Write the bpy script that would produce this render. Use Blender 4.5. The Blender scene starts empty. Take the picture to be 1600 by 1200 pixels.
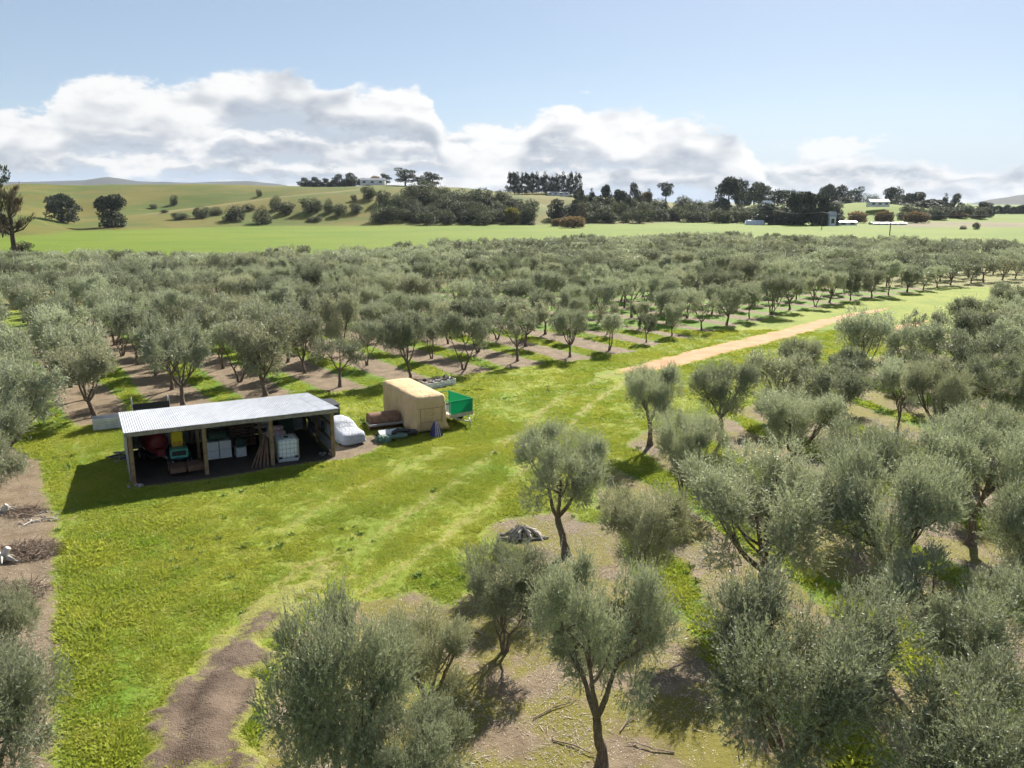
import bpy, math, random
import numpy as np
from mathutils import Vector, Matrix

R = math.radians
scene = bpy.context.scene
C = scene.collection

# ------------------------------------------------------------------ camera
EYE = 13.0
PITCH = math.atan(285 / 1280)
cam_d = bpy.data.cameras.new('camera')
cam_d.sensor_width = 36.0
cam_d.lens = 28.8
cam_d.clip_start = 0.1
cam_d.clip_end = 20000
cam = bpy.data.objects.new('camera', cam_d)
C.objects.link(cam)
cam.location = (0, 0, EYE)
cam.rotation_euler = (math.pi / 2 - PITCH, 0, 0)
scene.camera = cam

# ------------------------------------------------------------------ light and exposure
SUN_AZ, SUN_EL = R(22), R(36)          # azimuth to the right of straight ahead
sdir = Vector((math.sin(SUN_AZ) * math.cos(SUN_EL), math.cos(SUN_AZ) * math.cos(SUN_EL), math.sin(SUN_EL)))
sun_d = bpy.data.lights.new('sun', 'SUN')
sun_d.energy = 5.0
sun_d.angle = R(0.55)
sun_d.color = (1.0, 0.94, 0.84)
sun = bpy.data.objects.new('sun', sun_d)
C.objects.link(sun)
sun.rotation_euler = sdir.to_track_quat('Z', 'Y').to_euler()
sun.location = (40, 80, 90)
SKY_STRENGTH = 0.039
HAZE = 0.00005
vs = scene.view_settings
vs.view_transform = 'Standard'
vs.look = 'None'
vs.exposure = 1.3
vs.gamma = 1.0
vs.use_curve_mapping = False
cy = scene.cycles
cy.max_bounces = 4
cy.diffuse_bounces = 2
cy.glossy_bounces = 2
cy.transmission_bounces = 4
cy.transparent_max_bounces = 8
cy.volume_bounces = 0
cy.sample_clamp_indirect = 6.0
cy.use_denoising = True
cy.use_adaptive_sampling = True
cy.use_light_tree = False
cy.adaptive_threshold = 0.03

# ------------------------------------------------------------------ node helpers
class NT:
    """small wrapper that writes node graphs as expressions"""
    def __init__(s, tree):
        s.t = tree; s.n = tree.nodes; s.l = tree.links
    def put(s, sock, v):
        if v is None: return
        if isinstance(v, (int, float)): sock.default_value = v if sock.type != 'RGBA' else (v, v, v, 1)
        elif isinstance(v, (tuple, list)):
            if sock.type == 'RGBA' and len(v) == 3: v = (*v, 1)
            sock.default_value = v
        else: s.l.new(v, sock)
    def m(s, op, a, b=None, c=None, clamp=False):
        n = s.n.new('ShaderNodeMath'); n.operation = op; n.use_clamp = clamp
        for i, v in enumerate((a, b, c)): s.put(n.inputs[i], v)
        return n.outputs[0]
    def add(s, a, b): return s.m('ADD', a, b)
    def sub(s, a, b): return s.m('SUBTRACT', a, b)
    def mul(s, a, b): return s.m('MULTIPLY', a, b)
    def ss(s, x, lo, hi, a=0.0, b=1.0):
        n = s.n.new('ShaderNodeMapRange'); n.interpolation_type = 'SMOOTHSTEP'
        s.put(n.inputs[0], x); s.put(n.inputs[1], lo); s.put(n.inputs[2], hi); s.put(n.inputs[3], a); s.put(n.inputs[4], b)
        return n.outputs[0]
    def mix(s, f, a, b, mode='MIX'):
        n = s.n.new('ShaderNodeMix'); n.data_type = 'RGBA'; n.blend_type = mode
        s.put(n.inputs[0], f); s.put(n.inputs[6], a); s.put(n.inputs[7], b)
        return n.outputs[2]
    def noise(s, vec, scale, detail=3.0, rough=0.55, dist=0.0, out=0):
        n = s.n.new('ShaderNodeTexNoise')
        if vec is not None: s.l.new(vec, n.inputs['Vector'])
        n.inputs['Scale'].default_value = scale; n.inputs['Detail'].default_value = detail
        n.inputs['Roughness'].default_value = rough; n.inputs['Distortion'].default_value = dist
        return n.outputs[out]
    def vor(s, vec, scale, out=0):
        n = s.n.new('ShaderNodeTexVoronoi'); s.l.new(vec, n.inputs['Vector']); n.inputs['Scale'].default_value = scale
        return n.outputs[out]
    def vm(s, op, a, b=None):
        n = s.n.new('ShaderNodeVectorMath'); n.operation = op
        s.put(n.inputs[0], a); s.put(n.inputs[1], b)
        return n.outputs[0]
    def xyz(s, x, y, z):
        n = s.n.new('ShaderNodeCombineXYZ')
        for i, v in enumerate((x, y, z)): s.put(n.inputs[i], v)
        return n.outputs[0]
    def sep(s, v):
        n = s.n.new('ShaderNodeSeparateXYZ'); s.l.new(v, n.inputs[0]); return n.outputs
    def attr(s, name):
        n = s.n.new('ShaderNodeAttribute'); n.attribute_name = name; return n.outputs['Fac']
    def pos(s):
        return s.n.new('ShaderNodeNewGeometry').outputs['Position']
    def obj_rand(s):
        return s.n.new('ShaderNodeObjectInfo').outputs['Random']
    def objco(s):
        return s.n.new('ShaderNodeTexCoord').outputs['Object']
    def island(s):
        return s.n.new('ShaderNodeNewGeometry').outputs['Random Per Island']
    def back(s):
        return s.n.new('ShaderNodeNewGeometry').outputs['Backfacing']
    def ramp(s, f, stops, interp='LINEAR'):
        n = s.n.new('ShaderNodeValToRGB'); s.put(n.inputs[0], f); e = n.color_ramp.elements
        n.color_ramp.interpolation = interp
        while len(e) < len(stops): e.new(0.5)
        for el, (p, c) in zip(e, stops):
            el.position = p; el.color = (c, c, c, 1) if isinstance(c, (int, float)) else (*c, 1)
        return n.outputs[0]
    def bump(s, h, strength=0.5, dist=0.05):
        n = s.n.new('ShaderNodeBump'); n.inputs['Strength'].default_value = strength; n.inputs['Distance'].default_value = dist
        s.l.new(h, n.inputs['Height']); return n.outputs[0]
    def bsdf(s, col, rough=0.8, spec=0.3, metal=0.0, normal=None):
        n = s.n.new('ShaderNodeBsdfPrincipled')
        s.put(n.inputs['Base Color'], col); s.put(n.inputs['Roughness'], rough); s.put(n.inputs['Specular IOR Level'], spec)
        s.put(n.inputs['Metallic'], metal)
        if normal is not None: s.l.new(normal, n.inputs['Normal'])
        return n
    def out(s, sh):
        o = s.n.new('ShaderNodeOutputMaterial'); s.l.new(sh, o.inputs['Surface'])

def new_mat(name):
    m = bpy.data.materials.new(name); m.use_nodes = True
    m.node_tree.nodes.clear()
    return m, NT(m.node_tree)

# ------------------------------------------------------------------ world: sky with a bank of cumulus
world = bpy.data.worlds.new('World'); scene.world = world; world.use_nodes = True
wt = world.node_tree; wt.nodes.clear(); w = NT(wt)
skyn = wt.nodes.new('ShaderNodeTexSky'); skyn.sky_type = 'NISHITA'; skyn.sun_disc = False
skyn.sun_elevation = SUN_EL; skyn.sun_rotation = SUN_AZ
skyn.altitude = 50; skyn.air_density = 0.8; skyn.dust_density = 0.35; skyn.ozone_density = 2.0
gen = wt.nodes.new('ShaderNodeTexCoord').outputs['Generated']
dx, dy, dz = w.sep(gen)
az = w.m('MULTIPLY', w.m('ARCTAN2', dx, dy), 180 / math.pi)     # degrees right of straight ahead
el = w.m('MULTIPLY', w.m('ARCSINE', dz), 180 / math.pi)
def px_azel(u, v):
    du, dv = u - 800, v - 600
    fw = 1280 * math.cos(PITCH) - dv * math.sin(PITCH); up = -(1280 * math.sin(PITCH) + dv * math.cos(PITCH))
    return math.degrees(math.atan2(du, fw)), math.degrees(math.atan2(up, math.hypot(du, fw)))
def profile(pts, wrap):
    """cloud-top elevation as a function of azimuth; outside the frame it carries on with the same kind of bank"""
    stops = [px_azel(u, v) for u, v in pts]
    lo, hi = -42.0, 42.0
    n = wt.nodes.new('ShaderNodeFloatCurve'); cm = n.mapping; cu = cm.curves[0]
    cm.use_clip = False
    cu.points[0].location = (0, stops[0][1] / 16); cu.points[1].location = (1, stops[-1][1] / 16)
    for a, e in stops:
        cu.points.new((a - lo) / (hi - lo), max(0, e) / 16)
    cm.update()
    fx = w.m('DIVIDE', w.sub(w.m('PINGPONG', w.add(az, 42.0), 84.0), 0.0), 84.0)
    w.put(n.inputs['Value'], fx)
    return w.mul(n.outputs[0], 16.0)
base_sky = w.vm('SCALE', skyn.outputs[0]); base_sky.node.inputs['Scale'].default_value = SKY_STRENGTH
base_sky = w.mix(0.34, base_sky, (0.285, 0.335, 0.39))      # thin high veil over the whole sky
# thin bright veil that whitens the lowest few degrees
sunw = w.m('MAXIMUM', w.vm('DOT_PRODUCT', gen, tuple(sdir)).node.outputs['Value'], 0.0)
col = w.mix(w.ss(el, 0.0, 7.0, 0.92, 0.0), base_sky, w.mix(w.m('POWER', sunw, 3.0), (0.215, 0.27, 0.34), (0.31, 0.34, 0.375)))
LAYERS = [  # far, low layers first: top profile, billow frequency (1/deg), edge amplitude, thickness, brightness, seed
    ([(0, 284), (200, 284), (400, 282), (520, 276), (640, 266), (800, 264), (1000, 258), (1200, 262), (1320, 262), (1450, 268), (1600, 276)], 0.50, 2.6, (1.2, 2.4, 0.5, 1.6), 0.93, 7.1),
    ([(0, 226), (150, 230), (300, 240), (420, 250), (520, 250), (700, 238), (850, 230), (1000, 228), (1120, 236), (1200, 248), (1320, 246), (1440, 254), (1530, 262), (1600, 252)], 0.42, 3.0, (0.8, 1.6, 0.55, 1.3), 0.97, 3.3),
    ([(0, 190), (140, 186), (300, 196), (420, 204), (560, 220), (690, 200), (800, 186), (900, 200), (1000, 212), (1120, 236), (1200, 262), (1280, 292), (1600, 302)], 0.34, 4.0, (1.2, 2.1, 0.6, 1.8), 1.0, 11.7),
    ([(0, 172), (55, 180), (100, 130), (190, 114), (280, 126), (370, 94), (450, 106), (545, 148), (615, 126), (670, 150), (712, 205), (800, 215), (850, 165), (930, 154), (1060, 186), (1160, 206), (1188, 260), (1250, 305), (1600, 315)], 0.28, 4.6, (2.3, 3.9, 0.8, 3.0), 1.0, 21.3),
]
backing = w.ss(w.sub(w.sub(profile(LAYERS[3][0], 0), 1.4), el), 0.0, 1.5)          # shaded cloud further inside the bank
col = w.mix(w.mul(backing, 0.9), col, w.mix(w.ss(el, 0.6, 3.0), (0.225, 0.275, 0.345), (0.225, 0.252, 0.29)))
for pts, fs, amp, (f0, f1, g0, g1), bright, seed in LAYERS:
    top = profile(pts, 0)
    p = w.xyz(w.mul(az, fs), w.mul(el, fs * 1.9), seed)
    n1 = w.sub(w.noise(p, 1.0, 7, 0.64, 0.1), 0.5)
    n2 = w.sub(w.noise(w.vm('ADD', p, (9.1, 3.3, 4.0)), 0.6, 2, 0.55, 0.1), 0.5)
    n1s = w.sub(w.noise(w.vm('ADD', p, (0.10, 0.24, 0.0)), 1.0, 3, 0.60, 0.1), 0.5)   # the billows a step towards the sun: the difference is relief
    d = w.add(w.sub(top, el), w.mul(n1, amp))
    alpha = w.ss(d, -0.12, 0.62)
    depth = w.ss(w.add(d, w.mul(n2, g1 * 4.0)), g0, g1)
    shade = w.m('ADD', w.sub(1.0, w.mul(depth, 0.85)), w.mul(w.sub(n1, n1s), 1.7), clamp=True)
    ccol = w.mix(shade, (0.200, 0.224, 0.258), (0.425, 0.425, 0.425))        # shaded bellies are blue-grey, sunlit tops white
    glow = w.add(0.92 * bright, w.mul(w.m('POWER', sunw, 6.0), 0.16 * bright))
    ccol = w.vm('SCALE', ccol); w.put(ccol.node.inputs['Scale'], glow)
    bottom = w.ss(w.add(d, w.mul(n2, 2.5)), f0, f1, 1.0, 0.0)
    col = w.mix(w.mul(alpha, bottom), col, ccol)
# cloudlet right of the bank
c_az, c_el = px_azel(1300, 230)
q = w.xyz(w.mul(az, 0.5), w.mul(el, 0.8), 41.0)
nq = w.sub(w.noise(q, 1.0, 6, 0.6, 0.3), 0.5)
ell = w.add(w.m('POWER', w.m('DIVIDE', w.sub(az, c_az), 4.1), 2.0), w.m('POWER', w.m('DIVIDE', w.sub(el, c_el), 0.72), 2.0))
al = w.ss(w.add(w.sub(1.0, ell), w.mul(nq, 6.0)), 0.1, 0.9)
col = w.mix(w.mul(al, 0.9), col, (0.40, 0.405, 0.41))
bg = wt.nodes.new('ShaderNodeBackground'); wt.links.new(col, bg.inputs['Color'])            # the lowest 13 degrees, where the bank of cloud lies
bg0 = wt.nodes.new('ShaderNodeBackground'); wt.links.new(base_sky, bg0.inputs['Color'])     # clear sky above
band = w.m('MULTIPLY', w.m('LESS_THAN', el, 13.0), w.m('GREATER_THAN', el, -2.0))
mxs = wt.nodes.new('ShaderNodeMixShader'); wt.links.new(band, mxs.inputs[0]); wt.links.new(bg0.outputs[0], mxs.inputs[1]); wt.links.new(bg.outputs[0], mxs.inputs[2])
wo = wt.nodes.new('ShaderNodeOutputWorld'); wt.links.new(mxs.outputs[0], wo.inputs['Surface'])
world.cycles.sampling_method = 'MANUAL'; world.cycles.sample_map_resolution = 512

# ------------------------------------------------------------------ terrain shape
def at(u, v, z=0.0):
    """level-ground point seen at (u, v) of the 1600 x 1200 photograph, at height z"""
    du, dv = u - 800, v - 600
    fw = 1280 * math.cos(PITCH) - dv * math.sin(PITCH); dn = 1280 * math.sin(PITCH) + dv * math.cos(PITCH)
    t = (EYE - z) / dn
    return (du * t, fw * t)

def sstep(x, a, b):
    t = np.clip((x - a) / (b - a), 0, 1); return t * t * (3 - 2 * t)

def vnoise(x, y, s, seed=0):
    """smooth value noise, numpy"""
    x = np.asarray(x, float) / s; y = np.asarray(y, float) / s
    xi = np.floor(x); yi = np.floor(y); fx = x - xi; fy = y - yi
    def hsh(a, b):
        k = np.sin(a * 127.1 + b * 311.7 + seed * 74.7) * 43758.5453
        return k - np.floor(k)
    fx = fx * fx * (3 - 2 * fx); fy = fy * fy * (3 - 2 * fy)
    return (hsh(xi, yi) * (1 - fx) + hsh(xi + 1, yi) * fx) * (1 - fy) + (hsh(xi, yi + 1) * (1 - fx) + hsh(xi + 1, yi + 1) * fx) * fy

UB = [-600, -100, 60, 110, 300, 400, 830, 1000, 1130, 1250]
YB = [200, 270, 327, 372, 415, 440, 465, 490, 555, 600]
US = [-900, -300, 0, 170, 400, 590, 700, 800, 860, 920, 1000, 1060, 1120, 1180]
VS = [304, 296, 291, 288, 291, 292, 294, 299, 300, 303, 309, 318, 335, 352]
UF = [-900, 0, 120, 200, 330, 460, 560, 640, 760, 860, 960, 1060, 1130, 1200]
VF = [330, 334, 343, 336, 322, 306, 297, 296, 306, 322, 326, 331, 343, 356]
def height(x, y):
    x = np.asarray(x, float); y = np.asarray(y, float)
    yy = np.maximum(y, 60.0)
    u = 800 + 1311 * x / yy
    yb = np.interp(u, UB, YB)
    y1 = yb + 100; y2 = np.maximum(yb + 290, 720.0)
    z1 = np.maximum(0, EYE + (315 - np.interp(u, UF, VF)) / 1311 * y1)
    z2 = np.maximum(0, EYE + (315 - np.interp(u, US, VS)) / 1311 * y2)
    dip = np.maximum(0, z1 - 1.2 - 3.2 * np.clip((u - 190) / 60, 0, 1) * np.clip((560 - u) / 60, 0, 1))
    h = np.where(y < y1, z1 * sstep(y, yb, y1 + 14),
        np.where(y < y1 + 60, z1 + (dip - z1) * sstep(y, y1, y1 + 60),
        np.where(y < y2, dip + (z2 - dip) * sstep(y, y1 + 60, y2), z2 * (1 - 0.85 * sstep(y, y2, y2 + 1400)))))
    # low rises on the right
    def bump(u0, y0, hh, r):
        x0 = (u0 - 800) / 1311 * y0
        return hh * np.exp(-(((x - x0) / r) ** 2 + ((y - y0) / (r * 0.8)) ** 2))
    h = h + bump(1380, 640, 10.5, 60) + bump(1185, 640, 11.0, 42) + bump(1300, 700, 9, 60)
    far = sstep(y, 300, 420)
    h = h + far * ((vnoise(x, y, 38, 1) - 0.5) * 3.0 + (vnoise(x, y, 85, 6) - 0.5) * 5.0) * np.clip(h / 8, 0, 1) + far * (vnoise(x, y, 14, 2) - 0.5) * 0.5 * np.clip(h / 8, 0, 1)
    near = 1 - sstep(y, 70, 140)
    h = h + near * ((vnoise(x, y, 5.0, 3) - 0.5) * 0.10 + (vnoise(x, y, 1.3, 4) - 0.5) * 0.05)
    return h
def hz(x, y): return float(height(x, y))

def seen_at(u, v, y_if_sky=700.0):
    """where the sight line through (u, v) meets the terrain"""
    du, dv = u - 800, v - 600
    fw = 1280 * math.cos(PITCH) - dv * math.sin(PITCH); dn = 1280 * math.sin(PITCH) + dv * math.cos(PITCH)
    ys = np.arange(140, 1500, 2.0); xs = ys * du / fw; zr = EYE - ys * dn / fw
    below = np.nonzero(zr <= height(xs, ys))[0]
    y = float(ys[below[0]]) if len(below) else y_if_sky
    x = y * du / fw
    return x, y, hz(x, y)

# ------------------------------------------------------------------ mesh helpers
def mesh_np(name, v, f, mat=None, smooth=False):
    """v (N,3), f (M,k) arrays -> mesh"""
    me = bpy.data.meshes.new(name)
    v = np.ascontiguousarray(v, dtype=np.float32); f = np.ascontiguousarray(f, dtype=np.int32); k = f.shape[1]
    me.vertices.add(len(v)); me.vertices.foreach_set('co', v.ravel())
    me.loops.add(f.size); me.loops.foreach_set('vertex_index', f.ravel())
    me.polygons.add(len(f)); me.polygons.foreach_set('loop_start', np.arange(0, f.size, k, dtype=np.int32))
    me.polygons.foreach_set('loop_total', np.full(len(f), k, dtype=np.int32))
    if smooth: me.polygons.foreach_set('use_smooth', np.ones(len(f), dtype=bool))
    me.update(calc_edges=True); me.validate()
    if mat: me.materials.append(mat)
    return me

def link(name, me, parent=None):
    o = bpy.data.objects.new(name, me); C.objects.link(o)
    if parent is not None: o.parent = parent
    return o
def tag(o, label=None, cat=None, group=None, kind=None):
    if label: o['label'] = label
    if cat: o['category'] = cat
    if group: o['group'] = group
    if kind: o['kind'] = kind
    return o
def thing(name, label, cat, loc=(0, 0, 0), rz=0.0, group=None):
    o = bpy.data.objects.new(name, None); C.objects.link(o); o.empty_display_size = 0.3
    o.location = loc; o.rotation_euler = (0, 0, rz)
    return tag(o, label, cat, group)

class MB:
    """collects simple solids; build() links them as one mesh"""
    def __init__(s): s.v = []; s.f = []
    def _add(s, vs, fs):
        b = len(s.v); s.v += [tuple(p) for p in vs]; s.f += [tuple(i + b for i in q) for q in fs]; return s
    def box(s, c, size, rz=0.0, M=None, bev=0.0):
        x, y, z = (d / 2 for d in size)
        if bev > 0:
            b = min(bev, x * .9, y * .9, z * .9); pts = []
            rings = [(x - b, y - b, -z), (x, y, -z + b), (x, y, z - b), (x - b, y - b, z)]
            for (rx, ry, rzv) in rings:
                c2 = b if rx == x else 0.0
                if c2 > 0: ring = [(rx, -ry + c2), (rx, ry - c2), (rx - c2, ry), (-rx + c2, ry), (-rx, ry - c2), (-rx, -ry + c2), (-rx + c2, -ry), (rx - c2, -ry)]
                else: ring = [(rx, -ry), (rx, ry), (rx, ry), (-rx, ry), (-rx, ry), (-rx, -ry), (-rx, -ry), (rx, -ry)]
                pts += [(px, py, rzv) for px, py in ring]
            fs = [tuple(range(7, -1, -1)), tuple(range(24, 32))]
            for r in range(3):
                for i in range(8):
                    j = (i + 1) % 8; fs.append((r * 8 + i, r * 8 + j, r * 8 + 8 + j, r * 8 + 8 + i))
        else:
            pts = [(sx * x, sy * y, sz * z) for sz in (-1, 1) for sx, sy in ((-1, -1), (1, -1), (1, 1), (-1, 1))]
            fs = [(3, 2, 1, 0), (4, 5, 6, 7), (0, 1, 5, 4), (1, 2, 6, 5), (2, 3, 7, 6), (3, 0, 4, 7)]
        m = (M or Matrix.Rotation(rz, 4, 'Z')); c = Vector(c)
        return s._add([m @ Vector(p) + c for p in pts], fs)
    def bar(s, a, b, w, h=None):
        a, b = Vector(a), Vector(b); d = b - a; q = d.to_track_quat('X', 'Z').to_matrix().to_4x4()
        return s.box((a + b) / 2, (d.length, w, h or w), M=q)
    def tube(s, pts, rad, n=8, cap=True):
        pts = [Vector(p) for p in pts]; rad = rad if isinstance(rad, (list, tuple)) else [rad] * len(pts)
        vs = []; fs = []; up = None
        for i, p in enumerate(pts):
            t = (pts[min(i + 1, len(pts) - 1)] - pts[max(i - 1, 0)])
            t = t.normalized() if t.length > 1e-9 else Vector((0, 0, 1))
            if up is None: up = t.orthogonal().normalized()
            up = (up - t * up.dot(t)); up = up.normalized() if up.length > 1e-6 else t.orthogonal().normalized()
            sd = t.cross(up)
            for k in range(n):
                a = 2 * math.pi * k / n
                vs.append(p + (up * math.cos(a) + sd * math.sin(a)) * rad[i])
        for i in range(len(pts) - 1):
            for k in range(n):
                k2 = (k + 1) % n; fs.append((i * n + k, i * n + k2, (i + 1) * n + k2, (i + 1) * n + k))
        if cap: fs += [tuple(range(n - 1, -1, -1)), tuple(range((len(pts) - 1) * n, len(pts) * n))]
        return s._add(vs, fs)
    def loft(s, rings, closed=True, cap=True):
        n = len(rings[0]); vs = [p for r in rings for p in r]; fs = []
        for i in range(len(rings) - 1):
            for k in range(n if closed else n - 1):
                k2 = (k + 1) % n; fs.append((i * n + k, i * n + k2, (i + 1) * n + k2, (i + 1) * n + k))
        if cap: fs += [tuple(range(n - 1, -1, -1)), tuple(range((len(rings) - 1) * n, len(rings) * n))]
        return s._add(vs, fs)
    def mesh(s, name, mat, smooth=False):
        me = bpy.data.meshes.new(name); me.from_pydata(s.v, [], s.f); me.update()
        if smooth: me.polygons.foreach_set('use_smooth', np.ones(len(me.polygons), dtype=bool))
        if mat: me.materials.append(mat)
        return me
    def build(s, name, mat, parent=None, smooth=False):
        return link(name, s.mesh(name, mat, smooth), parent)
# ------------------------------------------------------------------ grove layout
GA = R(34.46)                                # heading of the far grove's rows, left of straight ahead
GX = np.array([math.cos(GA), math.sin(GA)]); GY = np.array([-math.sin(GA), math.cos(GA)])
ROW0, ROW = 6.7, 5.22
NA = R(18.2)                                 # heading of the near grove's rows
NX = np.array([math.cos(NA), math.sin(NA)]); NY = np.array([-math.sin(NA), math.cos(NA)])
def front_a(b): return np.interp(b, [-10, 0, 50, 60, 83, 104, 134, 170], [55, 55, 54.6, 57.2, 63, 66, 68, 69])
def far_y(x): return np.interp(x, [-95, -45, -16, 17, 59, 89, 113, 125, 200], [163, 166, 203, 227, 256, 232, 212, 204, 190])

def poly_sd(x, y, pts):
    """signed distance to a polygon, positive inside"""
    x = np.asarray(x, float); y = np.asarray(y, float)
    d = np.full(x.shape, 1e9); ins = np.zeros(x.shape, bool); n = len(pts)
    for i in range(n):
        ax, ay = pts[i]; bx, by = pts[(i + 1) % n]
        ex, ey = bx - ax, by - ay
        t = np.clip(((x - ax) * ex + (y - ay) * ey) / (ex * ex + ey * ey + 1e-12), 0, 1)
        d = np.minimum(d, np.hypot(x - ax - t * ex, y - ay - t * ey))
        cond = ((ay > y) != (by > y)) & (x < (bx - ax) * (y - ay) / ((by - ay) if abs(by - ay) > 1e-9 else 1e-9) + ax)
        ins ^= cond
    return np.where(ins, d, -d)
def gpoly(px): return [at(u, v) for u, v in px]

NEAR_EDGE = gpoly([(395, 1290), (400, 1180), (425, 1060), (470, 985), (560, 935), (650, 925), (712, 950), (760, 905), (742, 870), (745, 832), (790, 810), (850, 803), (925, 800),
                   (958, 735), (962, 705), (1010, 672), (1100, 655), (1180, 632), (1225, 602), (1330, 578), (1395, 546), (1480, 516), (1600, 490), (1800, 462), (2400, 900), (2200, 1290)])
LEFT_EDGE = gpoly([(-900, 1290), (85, 1290), (86, 1100), (92, 1010), (84, 930), (92, 850), (84, 800), (70, 765), (64, 720), (20, 700), (-700, 640)])
SHED_O = np.array(at(210, 757)); SHED_A = R(27.4)
SX = np.array([math.cos(SHED_A), math.sin(SHED_A)]); SY = np.array([-math.sin(SHED_A), math.cos(SHED_A)])
def shed_xy(x, y): p = SHED_O + SX * x + SY * y; return float(p[0]), float(p[1])
SHED_W, SHED_D = 9.5, 6.0
SHED_FLOOR = [shed_xy(-0.1, -0.55), shed_xy(3.4, -0.9), shed_xy(6.6, -0.75), shed_xy(9.6, -0.5), shed_xy(9.7, 6.2), shed_xy(-0.2, 6.2)]
CAR_PATCH = gpoly([(500, 722), (545, 718), (585, 705), (600, 690), (580, 680), (540, 690), (515, 700)])
ROAD_C = [(at(955, 586), .2), (at(980, 581), 1.1), (at(1050, 566), 1.7), (at(1150, 540), 1.75), (at(1230, 520), 1.6), (at(1290, 503), 1.25), (at(1340, 491), .9), (at(1395, 480), .25)]
TRACK_POLY = gpoly([(222, 1215), (240, 1150), (268, 1095), (305, 1040), (350, 985), (400, 945), (455, 905), (505, 885), (530, 888), (510, 910), (475, 950), (440, 985), (418, 1040), (405, 1100), (398, 1160), (392, 1215)])

def soil_sd(x, y):
    """metres inside bare soil (positive) or inside grass (negative)"""
    b = x * GX[0] + y * GX[1]; a = x * GY[0] + y * GY[1]
    tri = np.abs(np.mod(b - ROW0 + ROW / 2, ROW) - ROW / 2)
    inside = np.minimum(a - (front_a(b) - 1.9), b - 3.6)
    strip = 1.62 - tri + (vnoise(x, y, 9, 11) - 0.5) * 0.8
    far_g = np.minimum(strip, inside)
    far_g = np.where(b > 52, np.minimum(far_g, far_g - 0.3 - (vnoise(x, y, 4, 17)) * 0.7), far_g)
    nb = x * NX[0] + y * NX[1]
    tri2 = np.abs(np.mod(nb - 10.9 + 2.5, 5.0) - 2.5)
    pe = poly_sd(x, y, NEAR_EDGE)
    near_g = np.minimum(pe, 1.62 - tri2 + (vnoise(x, y, 3.5, 12) - 0.5) * 1.2)
    near_g = np.where((x < 4.5) & (y < 32) & (pe > 0), np.minimum(pe, np.maximum(near_g, .5 + (vnoise(x, y, 2.6, 19) - .45) * 2.0)), near_g)
    left = poly_sd(x, y, LEFT_EDGE)
    s = np.maximum(np.maximum(far_g, near_g), left)
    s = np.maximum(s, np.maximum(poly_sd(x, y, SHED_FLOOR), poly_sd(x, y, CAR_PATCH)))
    return np.clip(s, -3, 3)

def seg_dist(x, y, pts):
    d = np.full(np.shape(x), 1e9)
    for (ax, ay), (bx, by) in zip(pts[:-1], pts[1:]):
        ex, ey = bx - ax, by - ay
        t = np.clip(((x - ax) * ex + (y - ay) * ey) / (ex * ex + ey * ey), 0, 1)
        d = np.minimum(d, np.hypot(x - ax - t * ex, y - ay - t * ey))
    return d
WHEELS = [gpoly(p) for p in (
    [(500, 895), (600, 830), (700, 760), (790, 690), (870, 625), (940, 590), (1000, 572)],
    [(560, 930), (680, 850), (770, 780), (850, 700), (920, 635), (985, 590)],
    [(64, 600), (80, 680), (104, 760), (120, 815)], [(110, 640), (128, 720)],
    [(640, 800), (560, 850), (470, 885), (380, 960)], [(700, 700), (620, 740), (540, 770), (440, 830)],
    [(690, 845), (740, 880)], [(480, 880), (560, 905)])]

# ------------------------------------------------------------------ ground sheet
xs = np.concatenate([-np.geomspace(6000, 140, 40), np.arange(-135, -50, 4.0), np.arange(-48, 96, 0.5), np.arange(96, 400, 6.0), np.geomspace(400, 6500, 34)])
xs = np.concatenate([-np.geomspace(6000, 480, 24), np.arange(-474, -50, 8.0), np.arange(-48, 96, 0.5), np.arange(98, 500, 8.0), np.geomspace(508, 6500, 24)])
ys = np.concatenate([-np.geomspace(400, 8, 8), np.arange(-4, 12, 2.0), np.arange(12, 126, 0.5), np.arange(128, 300, 7.0), np.arange(302, 800, 5.0), np.arange(808, 1200, 24.0), np.geomspace(1230, 9000, 24)])
GXX, GYY = np.meshgrid(xs, ys)
gv = np.stack([GXX.ravel(), GYY.ravel(), height(GXX.ravel(), GYY.ravel())], 1)
nx_, ny_ = len(xs), len(ys)
ii = np.arange((ny_ - 1) * nx_).reshape(ny_ - 1, nx_)[:, :-1].ravel()
gf = np.stack([ii, ii + 1, ii + nx_ + 1, ii + nx_], 1)

mat_ground, g = new_mat('ground')
P = g.pos()
PF = g.xyz(g.sep(P)[0], g.sep(P)[1], 0.0)
soil_a = g.attr('soil'); field_a = g.attr('field'); hill_a = g.attr('hill'); wear_a = g.attr('wear'); lush_a = g.attr('lush'); shed_a = g.attr('shed')
nA = g.noise(PF, 0.22, 4); nB = g.noise(g.vm('ADD', PF, (31, 7, 0)), 1.1, 4, 0.6); nC = g.noise(PF, 5.0, 4, 0.65); nD = g.noise(PF, 22.0, 3, 0.6)
edge = g.add(soil_a, g.add(g.mul(g.sub(nB, 0.5), 1.1), g.mul(g.sub(nC, 0.5), 0.9)))
soil_m = g.ss(edge, -0.22, 0.28)
grass_c = g.mix(g.ss(nA, 0.32, 0.68), (0.140, 0.195, 0.020), (0.210, 0.245, 0.030))
grass_c = g.mix(g.mul(g.ss(nB, 0.48, 0.70), 0.75), grass_c, (0.250, 0.240, 0.055))
grass_c = g.mix(g.mul(g.ss(nC, 0.5, 0.78), 0.6), grass_c, (0.070, 0.115, 0.014))
grass_c = g.mix(g.mul(g.ss(nD, 0.5, 0.8), 0.35), grass_c, (0.26, 0.25, 0.07))
grass_c = g.mix(g.mul(g.ss(g.noise(g.vm('ADD', PF, (77, 13, 0)), 0.45, 3), .54, .70), .4), grass_c, (0.105, 0.195, 0.016))
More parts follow.
